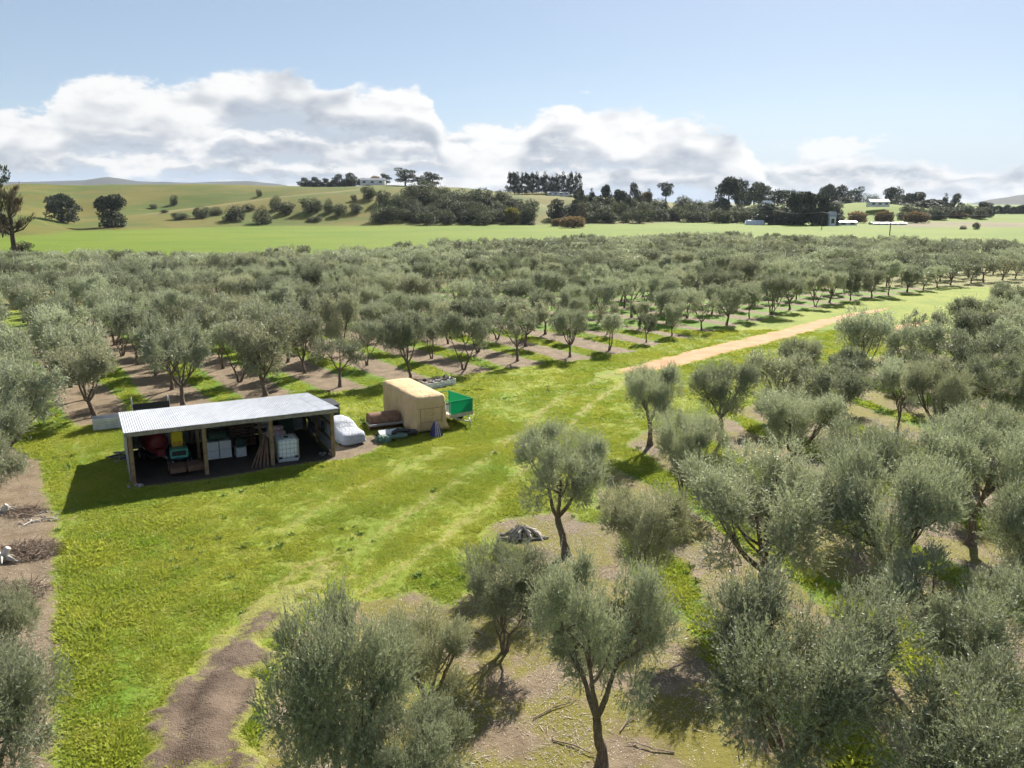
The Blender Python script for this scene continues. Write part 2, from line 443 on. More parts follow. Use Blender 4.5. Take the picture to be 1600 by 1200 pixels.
grass_c = g.mix(g.mul(lush_a, 0.85), grass_c, (0.085, 0.170, 0.014))
wear_m = g.ss(g.add(wear_a, g.mul(g.sub(nC, 0.5), 0.9)), 0.35, 0.75)
grass_c = g.mix(g.mul(wear_m, 0.6), grass_c, (0.255, 0.20, 0.085))
soil_c = g.mix(g.ss(nB, 0.3, 0.7), (0.130, 0.095, 0.060), (0.208, 0.160, 0.104))
soil_c = g.mix(g.mul(g.ss(nC, 0.52, 0.75), 0.55), soil_c, (0.115, 0.08, 0.058))
moss = g.mul(g.ss(g.noise(g.vm('ADD', PF, (3, 90, 0)), 0.42, 4, 0.6), 0.40, 0.53), g.attr('moss'))
soil_c = g.mix(g.mul(moss, 0.85), soil_c, (0.150, 0.138, 0.020))
litter = g.m('MAXIMUM', g.ss(g.vor(PF, 9.0), 0.24, 0.12), g.ss(g.vor(PF, 22.0), 0.26, 0.14))
litter = g.mul(litter, g.ss(g.noise(PF, 1.7, 3), 0.38, 0.58))
soil_c = g.mix(g.mul(litter, 0.7), soil_c, (0.46, 0.42, 0.36))
soil_c = g.mix(g.ss(nD, 0.62, 0.8, 0.0, 0.25), soil_c, (0.33, 0.28, 0.20))
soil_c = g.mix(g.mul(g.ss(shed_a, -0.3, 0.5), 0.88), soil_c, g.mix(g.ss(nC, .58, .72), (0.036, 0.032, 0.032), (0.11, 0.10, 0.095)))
col_n = g.mix(soil_m, grass_c, soil_c)
# the mown paddock and the hill pasture beyond the grove
fieldn = g.noise(PF, 0.02, 4, 0.6)
field_c = g.mix(g.ss(g.add(g.mul(fieldn, .7), g.mul(g.noise(g.vm('MULTIPLY', PF, (.25, 1, 1)), .11, 3), .3)), .35, .65), (0.088, 0.142, 0.004), (0.124, 0.168, 0.008))
hillA = g.noise(g.vm('MULTIPLY', P, (1, 1, 4.0)), 0.018, 5, 0.6)
hill_c = g.mix(g.ss(hillA, 0.35, 0.62), (0.062, 0.092, 0.008), (0.120, 0.108, 0.018))
hill_c = g.mix(g.ss(g.noise(g.vm('MULTIPLY', P, (0.5, 1, 6.0)), 0.09, 5, 0.7), 0.5, 0.72, 0.0, 0.75), hill_c, (0.150, 0.115, 0.028))
hill_c = g.mix(g.ss(g.noise(P, 0.2, 4, 0.7), 0.6, 0.75, 0.0, 0.6), hill_c, (0.036, 0.042, 0.014))
hill_c = g.mix(g.attr('benches'), hill_c, (0.24, 0.20, 0.09))
col_n = g.mix(field_a, col_n, field_c)
col_n = g.mix(hill_a, col_n, hill_c)
col_n = g.mix(g.attr('vine'), col_n, g.mix(g.ss(g.noise(g.vm('MULTIPLY', P, (0.2, 1, 1)), .12, 3), .4, .6), (0.115, 0.088, 0.060), (0.16, .15, .05)))
bh = g.add(g.mul(nC, 0.8), g.add(g.mul(nD, 0.5), g.mul(litter, 0.25)))
bs = g.bsdf(col_n, 0.9, 0.15, normal=g.bump(bh, 0.55, 0.10))
g.out(bs.outputs[0])

gme = mesh_np('ground', gv, gf, mat_ground, True)
def fattr(me, name, arr):
    at_ = me.attributes.new(name, 'FLOAT', 'POINT'); at_.data.foreach_set('value', np.ascontiguousarray(arr, dtype=np.float32))
gx_, gy_ = gv[:, 0], gv[:, 1]
gb = gx_ * GX[0] + gy_ * GX[1]; ga_ = gx_ * GY[0] + gy_ * GY[1]
gu = 800 + 1311 * gx_ / np.maximum(gy_, 60)
dense = (gx_ > -48.5) & (gx_ < 96.5) & (gy_ > 11) & (gy_ < 127)
so = np.where(dense, soil_sd(gx_, gy_), np.where((gy_ > 100) & (gy_ < far_y(gx_) + 2), 0.05, -1.0))
fattr(gme, 'soil', so)
yb_ = np.interp(gu, UB, YB)
fattr(gme, 'field', sstep(gy_, far_y(gx_) + 1, far_y(gx_) + 9) * (1 - 0.0 * gx_))
fattr(gme, 'hill', sstep(gy_, yb_ - 8, yb_ + 16) * (1 - sstep(gu, 1130, 1190)))
wd = np.full(gx_.shape, 9.0)
for wl in WHEELS: wd = np.minimum(wd, np.where(dense, seg_dist(gx_, gy_, wl), 9.0))
fattr(gme, 'wear', np.clip(1.0 - wd / 0.6, 0, 1) * (0.52 + 0.5 * vnoise(gx_, gy_, 3, 21)))
lush = np.maximum(sstep(ga_, front_a(gb) - 3.0, front_a(gb) + 1) * sstep(gb, 0, 3), 0.9 * sstep(poly_sd(gx_, gy_, NEAR_EDGE), 0.0, 1.2))
lush = np.maximum(lush, 0.75 * (1 - sstep(np.abs(poly_sd(gx_, gy_, LEFT_EDGE) + 1.3), 0.5, 1.5)))
fattr(gme, 'lush', np.where(dense, lush, 0.0))
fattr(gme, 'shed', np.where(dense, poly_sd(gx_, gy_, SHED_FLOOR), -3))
fattr(gme, 'moss', np.where(dense & (poly_sd(gx_, gy_, NEAR_EDGE) > 0), 1.0, 0.0))
fattr(gme, 'vine', sstep(gu, 1370, 1440) * sstep(gy_, 420, 445) * (1 - sstep(gy_, 520, 560)))
vb = np.interp(gu, UF, VF)
fattr(gme, 'benches', np.exp(-((gy_ - (yb_ + 104)) / 6.0) ** 2) * sstep(gu, 190, 250) * (1 - sstep(gu, 540, 600)) * 0.7)
ground = link('ground', gme)
tag(ground, 'green grass paddock with brown soil strips under the olive rows', 'ground', kind='structure')

# ------------------------------------------------------------------ clay road and muddy track, laid on the ground
def ribbon(name, centre, mat, label):
    pts = np.array([c[0] for c in centre]); wid = np.array([c[1] for c in centre])
    seg = np.r_[0, np.cumsum(np.hypot(*np.diff(pts, axis=0).T))]
    s = np.arange(0, seg[-1], 0.45); cx = np.interp(s, seg, pts[:, 0]); cyy = np.interp(s, seg, pts[:, 1]); ww = np.interp(s, seg, wid)
    k = np.ones(9) / 9; cx = np.convolve(np.pad(cx, 4, 'edge'), k, 'valid'); cyy = np.convolve(np.pad(cyy, 4, 'edge'), k, 'valid')
    tx, ty = np.gradient(cx), np.gradient(cyy); L = np.hypot(tx, ty); nx, ny = -ty / L, tx / L
    m = 17; V = []
    for j in range(m):
        f = j / (m - 1) * 2 - 1
        w_ = ww * (1 + 0.22 * (vnoise(s, np.full_like(s, 3 + np.sign(f)), 2.2, 31) - .5) * 2 + 0.14 * (vnoise(s, np.full_like(s, 7 + np.sign(f)), .7, 32) - .5) * 2)
        x = cx + nx * w_ * f; y = cyy + ny * w_ * f
        V.append(np.stack([x, y, height(x, y) + 0.035 - 0.05 * abs(f) ** 6], 1))
    V = np.stack(V, 1); n = len(s)
    idx = np.arange(n * m).reshape(n, m)
    F = np.stack([idx[:-1, :-1].ravel(), idx[1:, :-1].ravel(), idx[1:, 1:].ravel(), idx[:-1, 1:].ravel()], 1)[:, ::-1]
    me = mesh_np(name, V.reshape(-1, 3), F, mat, True)
    fe = (1 - np.abs(np.linspace(-1, 1, m)))[None, :] * np.minimum(1, np.minimum(s, s[-1] - s) / 5.0)[:, None] * np.ones((n, m)); fe = fe.ravel(); fattr(me, 'inner', fe)
    return tag(link(name, me), label, 'road', kind='structure')
mat_road, g = new_mat('clay_road')
P = g.pos(); a1 = g.noise(P, 0.6, 4); a2 = g.noise(P, 4, 4, .65); a3 = g.noise(P, 18, 3)
c = g.mix(g.ss(a1, .3, .7), (0.42, 0.235, 0.135), (0.50, 0.31, 0.19)); c = g.mix(g.ss(a2, .5, .8, 0, .5), c, (0.36, 0.20, 0.115)); c = g.mix(g.ss(a3, .6, .8, 0, .4), c, (0.6, 0.46, 0.34))
gr = g.ss(g.add(g.attr('inner'), g.add(g.mul(g.sub(a2, .5), 1.2), g.mul(g.sub(a1, .5), .9))), 0.36, 0.10)
c = g.mix(g.mul(gr, 0.92), c, (0.20, 0.225, 0.035))
g.out(g.bsdf(c, 0.95, 0.1, normal=g.bump(g.add(a2, g.mul(a3, .5)), 0.5, 0.06)).outputs[0])
ribbon('clay_road', ROAD_C, mat_road, 'pinkish clay road curving across the grass between the two groves')
R2 = [(at(1350, 528), .2), (at(1380, 520), .9), (at(1420, 509), 1.0), (at(1455, 500), .3)]
ribbon('clay_road', R2, mat_road, 'short bare clay stretch of road beside the near grove on the right')

# muddy track: triangulated sheet of the polygon on a fine grid, with raised ruts
mat_mud, g = new_mat('mud')
P = g.pos(); a1 = g.noise(P, 0.9, 4); a2 = g.noise(P, 5, 4, .65); a3 = g.noise(P, 24, 3)
c = g.mix(g.ss(a1, .3, .7), (0.076, 0.052, 0.036), (0.150, 0.110, 0.078)); c = g.mix(g.ss(a2, .52, .75, 0, .6), c, (0.055, 0.038, 0.028)); c = g.mix(g.ss(a3, .6, .78, 0, .5), c, (0.27, 0.215, 0.17))
c = g.mix(g.mul(g.ss(g.add(g.attr('inner'), g.add(g.mul(g.sub(a2, .5), 1.1), g.mul(g.sub(a1, .5), .9))), .62, .16), .95), c, g.mix(g.ss(a3, .4, .6), (0.17, 0.195, 0.03), (0.24, .22, .06)))
g.out(g.bsdf(c, 0.85, 0.2, normal=g.bump(g.add(a2, g.mul(a3, .6)), 0.8, 0.08)).outputs[0])
tp = np.array(TRACK_POLY)
mx = np.arange(tp[:, 0].min() - .6, tp[:, 0].max() + .6, 0.13); my = np.arange(tp[:, 1].min() - .6, tp[:, 1].max() + .6, 0.13)
MX, MY = np.meshgrid(mx, my); sdm = poly_sd(MX, MY, TRACK_POLY) + (vnoise(MX, MY, .9, 41) - .5) * 1.0 + (vnoise(MX, MY, .3, 43) - .5) * .5
axis = gpoly([(310, 1215), (330, 1110), (370, 1030), (430, 965), (500, 905)])
dist_axis = seg_dist(MX, MY, axis)
rut = -0.10 * np.exp(-((dist_axis - .62) / .22) ** 2) + 0.03 * np.exp(-(dist_axis / .3) ** 2) + (vnoise(MX, MY, .35, 42) - .5) * .05 \
    + 0.035 * np.sin(np.hypot(MX, MY) * 22) * np.exp(-((dist_axis - .62) / .2) ** 2)
MZ = height(MX, MY) + np.clip(.10 * sdm, -.05, .055) + np.where(sdm > 0, rut * np.clip(sdm * 2, 0, 1) + .075 * np.clip(sdm * 3, 0, 1), 0)
idx = np.arange(MX.size).reshape(MX.shape); keep = (sdm[:-1, :-1] > -.25)
F = np.stack([idx[:-1, :-1][keep], idx[:-1, 1:][keep], idx[1:, 1:][keep], idx[1:, :-1][keep]], 1)
mm = mesh_np('muddy_track', np.stack([MX.ravel(), MY.ravel(), MZ.ravel()], 1), F, mat_mud, True)
fattr(mm, 'inner', np.clip(sdm.ravel() / 0.9, -.3, 1) * (1 - .8 * sstep(MY.ravel(), 21.0, 27.0)) - .3 * sstep(MY.ravel(), 22.5, 27.0))
tag(link('muddy_track', mm), 'brown muddy wheel track with tyre ruts cutting through the grass', 'track', kind='structure')

# distant mountains
mat_mtn, g = new_mat('mountain'); c = g.mix(g.noise(g.pos(), 0.004, 5), (0.028, 0.036, 0.034), (0.050, 0.055, 0.048)); g.out(g.bsdf(c, 0.95, 0.1).outputs[0])
def mountain(name, pts, dist, label):
    V = []; n = 90
    us = np.linspace(pts[0][0], pts[-1][0], n); vs_ = np.interp(us, [p[0] for p in pts], [p[1] for p in pts])
    for i, (u, v) in enumerate(zip(us, vs_)):
        for k in range(9):
            d = dist + k * dist * .05; prof = math.sin(min(1, k / 4.5) * math.pi / 2) if k < 5 else 1 - .2 * (k - 4)
            zt = EYE + (315 - v) / 1311 * dist * 1.2 + (vnoise(i, k, 3, 9) - .5) * dist * .0016
            V.append(((u - 800) / 1311 * d, d, -6 + max(0.0, (zt + 6) * prof)))
    idx = np.arange(n * 9).reshape(n, 9)
    F = np.stack([idx[:-1, :-1].ravel(), idx[1:, :-1].ravel(), idx[1:, 1:].ravel(), idx[:-1, 1:].ravel()], 1)
    tag(link(name, mesh_np(name, np.array(V), F, mat_mtn, True)), label, 'mountain', kind='structure')
mountain('mountain', [(1490, 325), (1530, 315), (1570, 308), (1620, 301), (1700, 296), (1800, 305), (1900, 325)], 3600, 'faint blue mountain rising at the right horizon')
mountain('mountain', [(-200, 300), (0, 284), (80, 284), (130, 282), (170, 277), (220, 283), (300, 286), (390, 283), (450, 290), (520, 315)], 4200, 'faint blue range behind the left hill')
ORD = ['first', 'second', 'third', 'fourth', 'fifth', 'sixth', 'seventh', 'eighth', 'ninth', 'tenth', 'eleventh', 'twelfth', 'thirteenth', 'fourteenth', 'fifteenth', 'sixteenth', 'seventeenth', 'eighteenth', 'nineteenth', 'twentieth']
# ------------------------------------------------------------------ tree materials
def leaf_mat(name, up, under, trans, spec=0.45, rough=0.42, var=0.35, tfac=0.3, twist=None):
    m, g = new_mat(name)
    r = g.obj_rand(); i = g.island()
    k = g.add(g.add(1 - var * .5, g.mul(r, var)), g.mul(g.sub(i, 0.5), 0.6))
    c = g.mix(g.back(), up, under)
    if twist: c = g.mix(g.ss(g.m('FRACT', g.mul(r, 7.31)), 0.72, 1.0, 0, 0.6), c, twist)
    c = g.vm('SCALE', c); g.put(c.node.inputs['Scale'], k)
    b = g.bsdf(c, rough, spec)
    t = g.n.new('ShaderNodeBsdfTranslucent'); tc = g.vm('SCALE', trans); g.put(tc.node.inputs['Scale'], k); g.l.new(tc, t.inputs['Color'])
    ms = g.n.new('ShaderNodeMixShader'); ms.inputs[0].default_value = tfac
    g.l.new(b.outputs[0], ms.inputs[1]); g.l.new(t.outputs[0], ms.inputs[2])
    g.out(ms.outputs[0]); return m
mat_olive = leaf_mat('olive_leaf', (0.262, 0.290, 0.192), (0.37, 0.39, 0.305), (0.38, 0.41, 0.20), 0.25, 0.5, 0.5, 0.21, (0.27, 0.25, 0.15))
mat_olive_far = leaf_mat('olive_leaf_far', (0.285, 0.313, 0.212), (0.36, 0.38, 0.29), (0.38, 0.41, 0.22), 0.25, 0.5, 0.8, 0.20, (0.30, 0.265, 0.175))
mat_bush = leaf_mat('bush_leaf', (0.062, 0.074, 0.036), (0.072, 0.084, 0.044), (0.08, 0.10, 0.028), 0.25, 0.6, 0.5, 0.2, (0.10, 0.09, 0.045))
mat_conifer = leaf_mat('conifer_needle', (0.042, 0.056, 0.032), (0.050, 0.064, 0.040), (0.05, 0.07, 0.025), 0.2, 0.6, 0.4, 0.15)
mat_autumn = leaf_mat('autumn_twig', (0.165, 0.122, 0.066), (0.18, 0.135, 0.08), (0.21, 0.15, 0.065), 0.2, 0.7, 0.5, 0.3)
mat_yellow = leaf_mat('yellow_leaf', (0.16, 0.15, 0.035), (0.17, 0.16, 0.05), (0.24, 0.22, 0.04), 0.2, 0.6, 0.3, 0.35)
mat_dead = leaf_mat('dead_twig', (0.105, 0.082, 0.058), (0.12, 0.09, 0.065), (0.12, 0.09, 0.05), 0.2, 0.8, 0.3, 0.2)
mat_bark, g = new_mat('olive_bark')
P = g.objco(); a = g.noise(g.vm('MULTIPLY', P, (6, 6, 2)), 3.0, 5, .65); c = g.mix(g.ss(a, .3, .7), (0.075, 0.056, 0.042), (0.22, 0.175, 0.135))
c = g.mix(g.ss(g.noise(P, 1.3, 3), .55, .75, 0, .6), c, (0.15, 0.14, 0.095))
g.out(g.bsdf(c, 0.9, 0.15, normal=g.bump(a, 0.9, 0.03)).outputs[0])
mat_darkbark, g = new_mat('dark_bark')
a = g.noise(g.objco(), 9.0, 4); c = g.mix(a, (0.05, 0.038, 0.028), (0.12, 0.095, 0.075)); g.out(g.bsdf(c, 0.95, 0.1).outputs[0])

# ------------------------------------------------------------------ olive trees
def unit(v): return v / np.maximum(np.linalg.norm(v, axis=-1, keepdims=True), 1e-9)
def tubes_np(paths, n):
    """list of (points (k,3), radii (k,)) -> one vertex / face array"""
    V = []; F = []; base = 0
    for pts, rad in paths:
        pts = np.asarray(pts, float); k = len(pts)
        t = unit(np.gradient(pts, axis=0)); ref = np.array([0.3, 0.9, 0.1]) if abs(t[0][2]) > .5 else np.array([0, 0, 1.0])
        s1 = unit(np.cross(t, ref)); s2 = np.cross(t, s1)
        an = np.arange(n) * 2 * math.pi / n
        ring = pts[:, None] + (np.cos(an)[None, :, None] * s1[:, None] + np.sin(an)[None, :, None] * s2[:, None]) * np.asarray(rad)[:, None, None]
        V.append(ring.reshape(-1, 3))
        i = np.arange(k - 1)[:, None] * n + np.arange(n)[None]; j = np.arange(k - 1)[:, None] * n + (np.arange(n)[None] + 1) % n
        F.append(np.stack([i, j, j + n, i + n], -1).reshape(-1, 4) + base); base += k * n
    return np.concatenate(V), np.concatenate(F)

def leaves_np(rng, centre, axis, length, width, cup=0.0, face=None):
    """diamond leaves: centre (N,3) is the stalk end, axis (N,3) unit; upper sides turn towards face (N,3)"""
    n = len(centre); rnd = rng.normal(size=(n, 3)) if face is None else unit(face) + rng.normal(size=(n, 3)) * .36; side = unit(np.cross(axis, rnd))
    L = length[:, None]; W = width[:, None]
    mid = centre + axis * L * .5
    nrm = np.cross(axis, side)
    V = np.stack([centre, mid + side * W * .5 + nrm * W * cup, centre + axis * L, mid - side * W * .5 + nrm * W * cup], 1).reshape(-1, 3)
    F = np.arange(n * 4).reshape(n, 4)
    return V, F

def olive_meshes(seed, height_=4.6, spread=2.3, trunk_h=0.9, stems=1, lumps=22, shoots=150, per=13, leaf=(0.10, 0.021), lean=0.12, sides=8, open_=0.5, twigs=True):
    rng = np.random.default_rng(seed)
    paths = []; ends = []
    nprim = 3 + rng.integers(0, 3)
    for st in range(stems):
        la = rng.uniform(0, 6.28); ln = lean * rng.uniform(.5, 1.4) + (0.25 if stems > 1 else 0)
        if stems > 1: la = st * 6.28 / stems + rng.uniform(-.4, .4)
        tops = np.array([math.cos(la) * ln * trunk_h * 1.6, math.sin(la) * ln * trunk_h * 1.6, trunk_h])
        base = np.array([math.cos(la), math.sin(la), 0]) * (0.10 if stems > 1 else 0)
        tt = np.linspace(0, 1, 7)[:, None]
        wob = np.cumsum(rng.normal(size=(7, 3)) * [.05, .05, 0], 0) * (tt > 0)
        tr = base + (tops - base) * tt + wob * trunk_h * .6; tr[0, 2] = -0.15
        r0 = (0.17 if stems == 1 else 0.10) * height_ / 4.6 * rng.uniform(.85, 1.15)
        rad = r0 * np.array([1.75, 1.2, 1.02, .95, .9, .92, .8])
        paths.append((tr, rad))
        top = tr[-1]
        for p in range(nprim if stems == 1 else 2):
            pa = la + p * 6.28 / (nprim if stems == 1 else 2) + rng.uniform(-.5, .5)
            rr = spread * rng.uniform(.32, .62); zt = trunk_h + (height_ - trunk_h) * rng.uniform(.42, .68)
            e = np.array([math.cos(pa) * rr + top[0] * .6, math.sin(pa) * rr + top[1] * .6, zt])
            t = np.linspace(0, 1, 8)[:, None]
            ctrl = top + (e - top) * [.62, .62, .34]
            c = (1 - t) ** 2 * top + 2 * t * (1 - t) * ctrl + t ** 2 * e + np.cumsum(rng.normal(size=(8, 3)) * .03, 0) * (t > 0)
            paths.append((c, np.linspace(r0 * .62, r0 * .24, 8)))
            for q in range(5):
                k = rng.integers(3, 8); s0 = c[k]
                qa = pa + rng.uniform(-1.5, 1.5); q_r = spread * rng.uniform(.30, .62)
                e2 = s0 + np.array([math.cos(qa) * q_r, math.sin(qa) * q_r, (height_ - s0[2]) * rng.uniform(.15, .8)])
                c2 = s0 + (e2 - s0) * [.6, .6, .3]; t2 = np.linspace(0, 1, 6)[:, None]
                cc = (1 - t2) ** 2 * s0 + 2 * t2 * (1 - t2) * c2 + t2 ** 2 * e2
                paths.append((cc, np.linspace(r0 * .26, r0 * .07, 6))); ends.append((cc[-1], cc[3]))
    # lumps of foliage: around branch ends, plus a few that round off the crown
    cen = [e[0] for e in ends]
    while len(cen) < lumps:
        a = rng.uniform(0, 6.28); r = spread * math.sqrt(rng.uniform(0, 1)) * .78
        z = trunk_h + (height_ - trunk_h) * rng.uniform(.18, .92) * (1 - .22 * (r / spread) ** 2)
        cen.append(np.array([math.cos(a) * r, math.sin(a) * r, z]))
    cen = np.array(cen[:max(lumps, 8)])
    cen[:, 2] = np.clip(cen[:, 2], trunk_h + .35, height_ - .35)
    rl = (.32 + .52 * rng.uniform(0, 1, len(cen)) ** 1.2) * spread / 2.3 * (1.15 - open_ * .3)
    N = shoots * len(cen)
    li = np.repeat(np.arange(len(cen)), shoots)
    d = unit(rng.normal(size=(N, 3)) * [1, 1, .95])
    rr = rl[li] * (.28 + .72 * rng.uniform(0, 1, N) ** .6)
    pos = cen[li] + d * rr[:, None] * [1, 1, .92]
    axis_c = np.array([0, 0, height_ * .5])
    outw = unit(pos - axis_c)
    sdv = unit(d * .55 + outw * .35 + np.array([0, 0, .55]) + rng.normal(size=(N, 3)) * .42)
    droop = (rng.uniform(0, 1, N) < .28) & (pos[:, 2] < height_ * .62)
    sdv[droop] = unit(sdv[droop] * [1, 1, .2] + [0, 0, -.75])
    sl = rng.uniform(.24, .56, N) * spread / 2.3 * (1 + .8 * (rng.uniform(0, 1, N) < .10))
    keep = pos[:, 2] > trunk_h * .75
    pos, sdv, sl, d, outw, li = pos[keep], sdv[keep], sl[keep], d[keep], outw[keep], li[keep]; N = len(pos)
    t = (np.tile(np.arange(per), N) + rng.uniform(0, .6, N * per)) / per
    k = np.repeat(np.arange(N), per)
    bend = rng.normal(size=(N, 3)) * .16
    lp = pos[k] + sdv[k] * (sl[k] * t)[:, None] + bend[k] * (t ** 2)[:, None] * sl[k][:, None] * 1.5
    la_ = unit(sdv[k] * .95 + rng.normal(size=(N * per, 3)) * .42)
    taper = 1.05 - .45 * t
    LV, LF = leaves_np(rng, lp, la_, leaf[0] * rng.uniform(.7, 1.25, N * per) * taper, leaf[1] * rng.uniform(.8, 1.2, N * per), .12, (d * .9 + outw * .35 + np.array([0, 0, .45]))[k])
    if twigs:   # thin bare twigs from each lump to its branch
        for i in range(len(cen)):
            j = int(np.argmin([np.linalg.norm(e[1] - cen[i]) for e in ends])); s0 = ends[j][1]
            mid = (s0 + cen[i]) / 2 + rng.normal(size=3) * .08
            paths.append((np.array([s0, mid, cen[i], cen[i] + unit(rng.normal(size=3)) * rl[i] * .7]), np.array([.018, .014, .010, .004])))
    TV, TF = tubes_np(paths, sides)
    return TV, TF, LV, LF

def olive_variant(tier, k):
    nm = 'olive_' + tier
    if tier == 'near':
        par = dict(height_=4.7, spread=2.25, trunk_h=(1.6, 1.25, 1.0, 1.4, .75, 1.3)[k], stems=(1, 1, 1, 1, 3, 1)[k], lumps=(30, 33, 37, 26, 33, 30)[k], shoots=140, per=15, leaf=(0.12, 0.028), lean=(.16, .1, .08, .45, .1, .12)[k], open_=(.6, .3, .1, .7, .3, .5)[k])
    elif tier == 'mid':
        par = dict(height_=4.5, spread=2.25, trunk_h=(1.35, 1.1, .9, 1.2, .7, 1.0, 1.5, .9, 1.2, 1.0)[k], stems=(1, 1, 1, 1, 3, 2, 1, 1, 2, 1)[k], lumps=(27, 30, 33, 22, 30, 28, 17, 36, 24, 20)[k], shoots=(76, 76, 76, 76, 76, 76, 60, 76, 76, 50)[k], per=8, leaf=(0.19, 0.058), lean=.12, sides=6, open_=(.5, .3, .1, .6, .3, .4, .9, 0, .5, .8)[k])
    else:
        par = dict(height_=4.4, spread=2.35, trunk_h=(1.2, 1.0, .9, 1.1, .8, 1.0)[k], stems=1, lumps=22 + k, shoots=38, per=4, leaf=(0.32, 0.115), lean=.1, sides=5, open_=.2, twigs=False)
    TV, TF, LV, LF = olive_meshes(100 * k + len(tier) * 7 + 3, **par)
    lm = mat_olive if tier == 'near' else mat_olive_far
    return (mesh_np(nm + '_trunk', TV, TF, mat_bark, True), mesh_np(nm + '_crown', LV, LF, lm))
VAR = {'near': [olive_variant('near', k) for k in range(6)], 'mid': [olive_variant('mid', k) for k in range(10)], 'far': [olive_variant('far', k) for k in range(5)]}

rnd = random.Random(7)
def olive(x, y, var, tier, scale=(1, 1, 1), rz=None, label='', group=None, tilt=(0, 0)):
    o = thing('olive_tree', label, 'olive tree', (x, y, hz(x, y)), rnd.uniform(0, 6.28) if rz is None else rz, group)
    o.scale = scale; o.rotation_euler[0] = tilt[0]; o.rotation_euler[1] = tilt[1]
    t, c = VAR[tier][var % len(VAR[tier])]
    link('trunk', t, o); link('crown', c, o)
    return o
used = []
def olive_px(u, v, var, hgt, wid, label, tier='near', rz=None, tilt=(0, 0), group='olive trees of the near grove'):
    x, y = at(u, v)
    base_h = {'near': 4.9, 'mid': 4.7, 'far': 4.6}[tier]; base_w = 5.2
    olive(x, y, var, tier, (wid * .96 / base_w, wid * .96 / base_w, hgt * 1.05 / base_h), rz, label, group, tilt); used.append((x, y))

NEAR_TREES = [  # base pixel, shape, height, width (m), label
    (885, 868, 3, 4.6, 4.0, 'tall slender olive tree on a bare trunk beside the firewood heap', 0.3),
    (788, 1018, 4, 3.2, 2.7, 'small olive tree with several thin stems standing below the firewood heap', None),
    (940, 1195, 3, 5.1, 3.4, 'olive tree with a long leaning curved trunk at the bottom centre of the picture', 2.2),
    (545, 1285, 2, 5.2, 3.3, 'big dense silvery olive tree beside the muddy track at the bottom', None),
    (672, 1135, 1, 3.0, 2.4, 'small round olive tree just behind the big one by the muddy track', None),
    (640, 1300, 4, 2.9, 2.4, 'low olive sapling peeping in at the bottom edge beside the big silvery one', None),
    (1188, 950, 1, 4.7, 5.6, 'broad spreading olive tree with a thin dark trunk above a yellow mossy patch', None),
    (1388, 998, 0, 5.6, 4.3, 'tall olive tree with a bare twisted trunk in brown litter', 1.0),
    (1455, 1118, 3, 4.0, 4.2, 'olive tree with a forked trunk leaning over near the lower right corner', 4.3),
    (1215, 1270, 1, 4.8, 4.5, 'largest silvery olive tree filling the bottom right foreground', None),
    (1530, 1365, 2, 4.4, 4.4, 'olive tree cut off by the bottom edge at the lower right corner', None),
    (1010, 915, 4, 3.3, 3.2, 'low olive tree with several stems between the slender one and the broad one', None),
    (1066, 782, 4, 3.9, 3.2, 'upright bushy olive tree behind the low several stemmed one at the grass edge', None),
    (1016, 695, 0, 4.2, 3.8, 'open branched olive tree first beside the grass below the clay road', None),
    (1130, 692, 0, 4.3, 3.7, 'open crowned olive tree, second along the grass below the clay road', 2.6),
    (1240, 738, 1, 4.0, 4.4, 'flat topped olive tree with spreading limbs behind the bushy one', None),
    (1252, 610, 2, 3.6, 3.6, 'round dense olive tree on the grass right beneath the clay road', None),
    (1450, 712, 0, 4.8, 3.9, 'olive tree with a single dark trunk above a sunlit grass strip', None),
    (1550, 696, 3, 4.6, 4.2, 'olive tree with a forked trunk near the right edge above a soil strip', None),
    (1345, 560, 2, 3.4, 3.0, 'small round olive tree beside the short clay stretch of road', None),
    (1350, 830, 5, 4.2, 4.3, 'rounded olive tree behind the tall one with the bare twisted trunk', None),
    (1515, 850, 1, 4.5, 4.6, 'dense olive tree near the right edge above the litter', None),
    (1610, 1010, 0, 4.8, 3.8, 'olive tree half cut off by the right edge in the foreground', None),
]
for i, (u, v, var, hg, wd_, lab, rz) in enumerate(NEAR_TREES):
    olive_px(u, v, var, hg, wd_, lab, 'near', rz if rz is not None else i * 1.7)
LEFT_TREES = [
    (10, 1075, 1, 2.8, 2.7, 'olive tree at the left edge below the brush heap', 'near'),
    (-5, 1260, 2, 3.5, 3.2, 'olive tree in the bottom left corner beside the bare earth', 'near'),
    (-6, 790, 2, 4.4, 4.6, 'dense olive tree at the left edge level with the shed', 'near'),
    (-20, 690, 1, 4.6, 4.6, 'olive tree at the left edge above the shed roof line', 'mid'),
]
for i, (u, v, var, hg, wd_, lab, tier) in enumerate(LEFT_TREES):
    olive_px(u, v, var, hg, wd_, lab, tier, i * 2.1, group='olive trees along the left edge')

def in_frame(x, y, pad=70):
    if y < 8: return False
    u = 800 + 1280 * x / (y * math.cos(PITCH) + (EYE - 2.5) * math.sin(PITCH)); return -pad < u < 1600 + pad
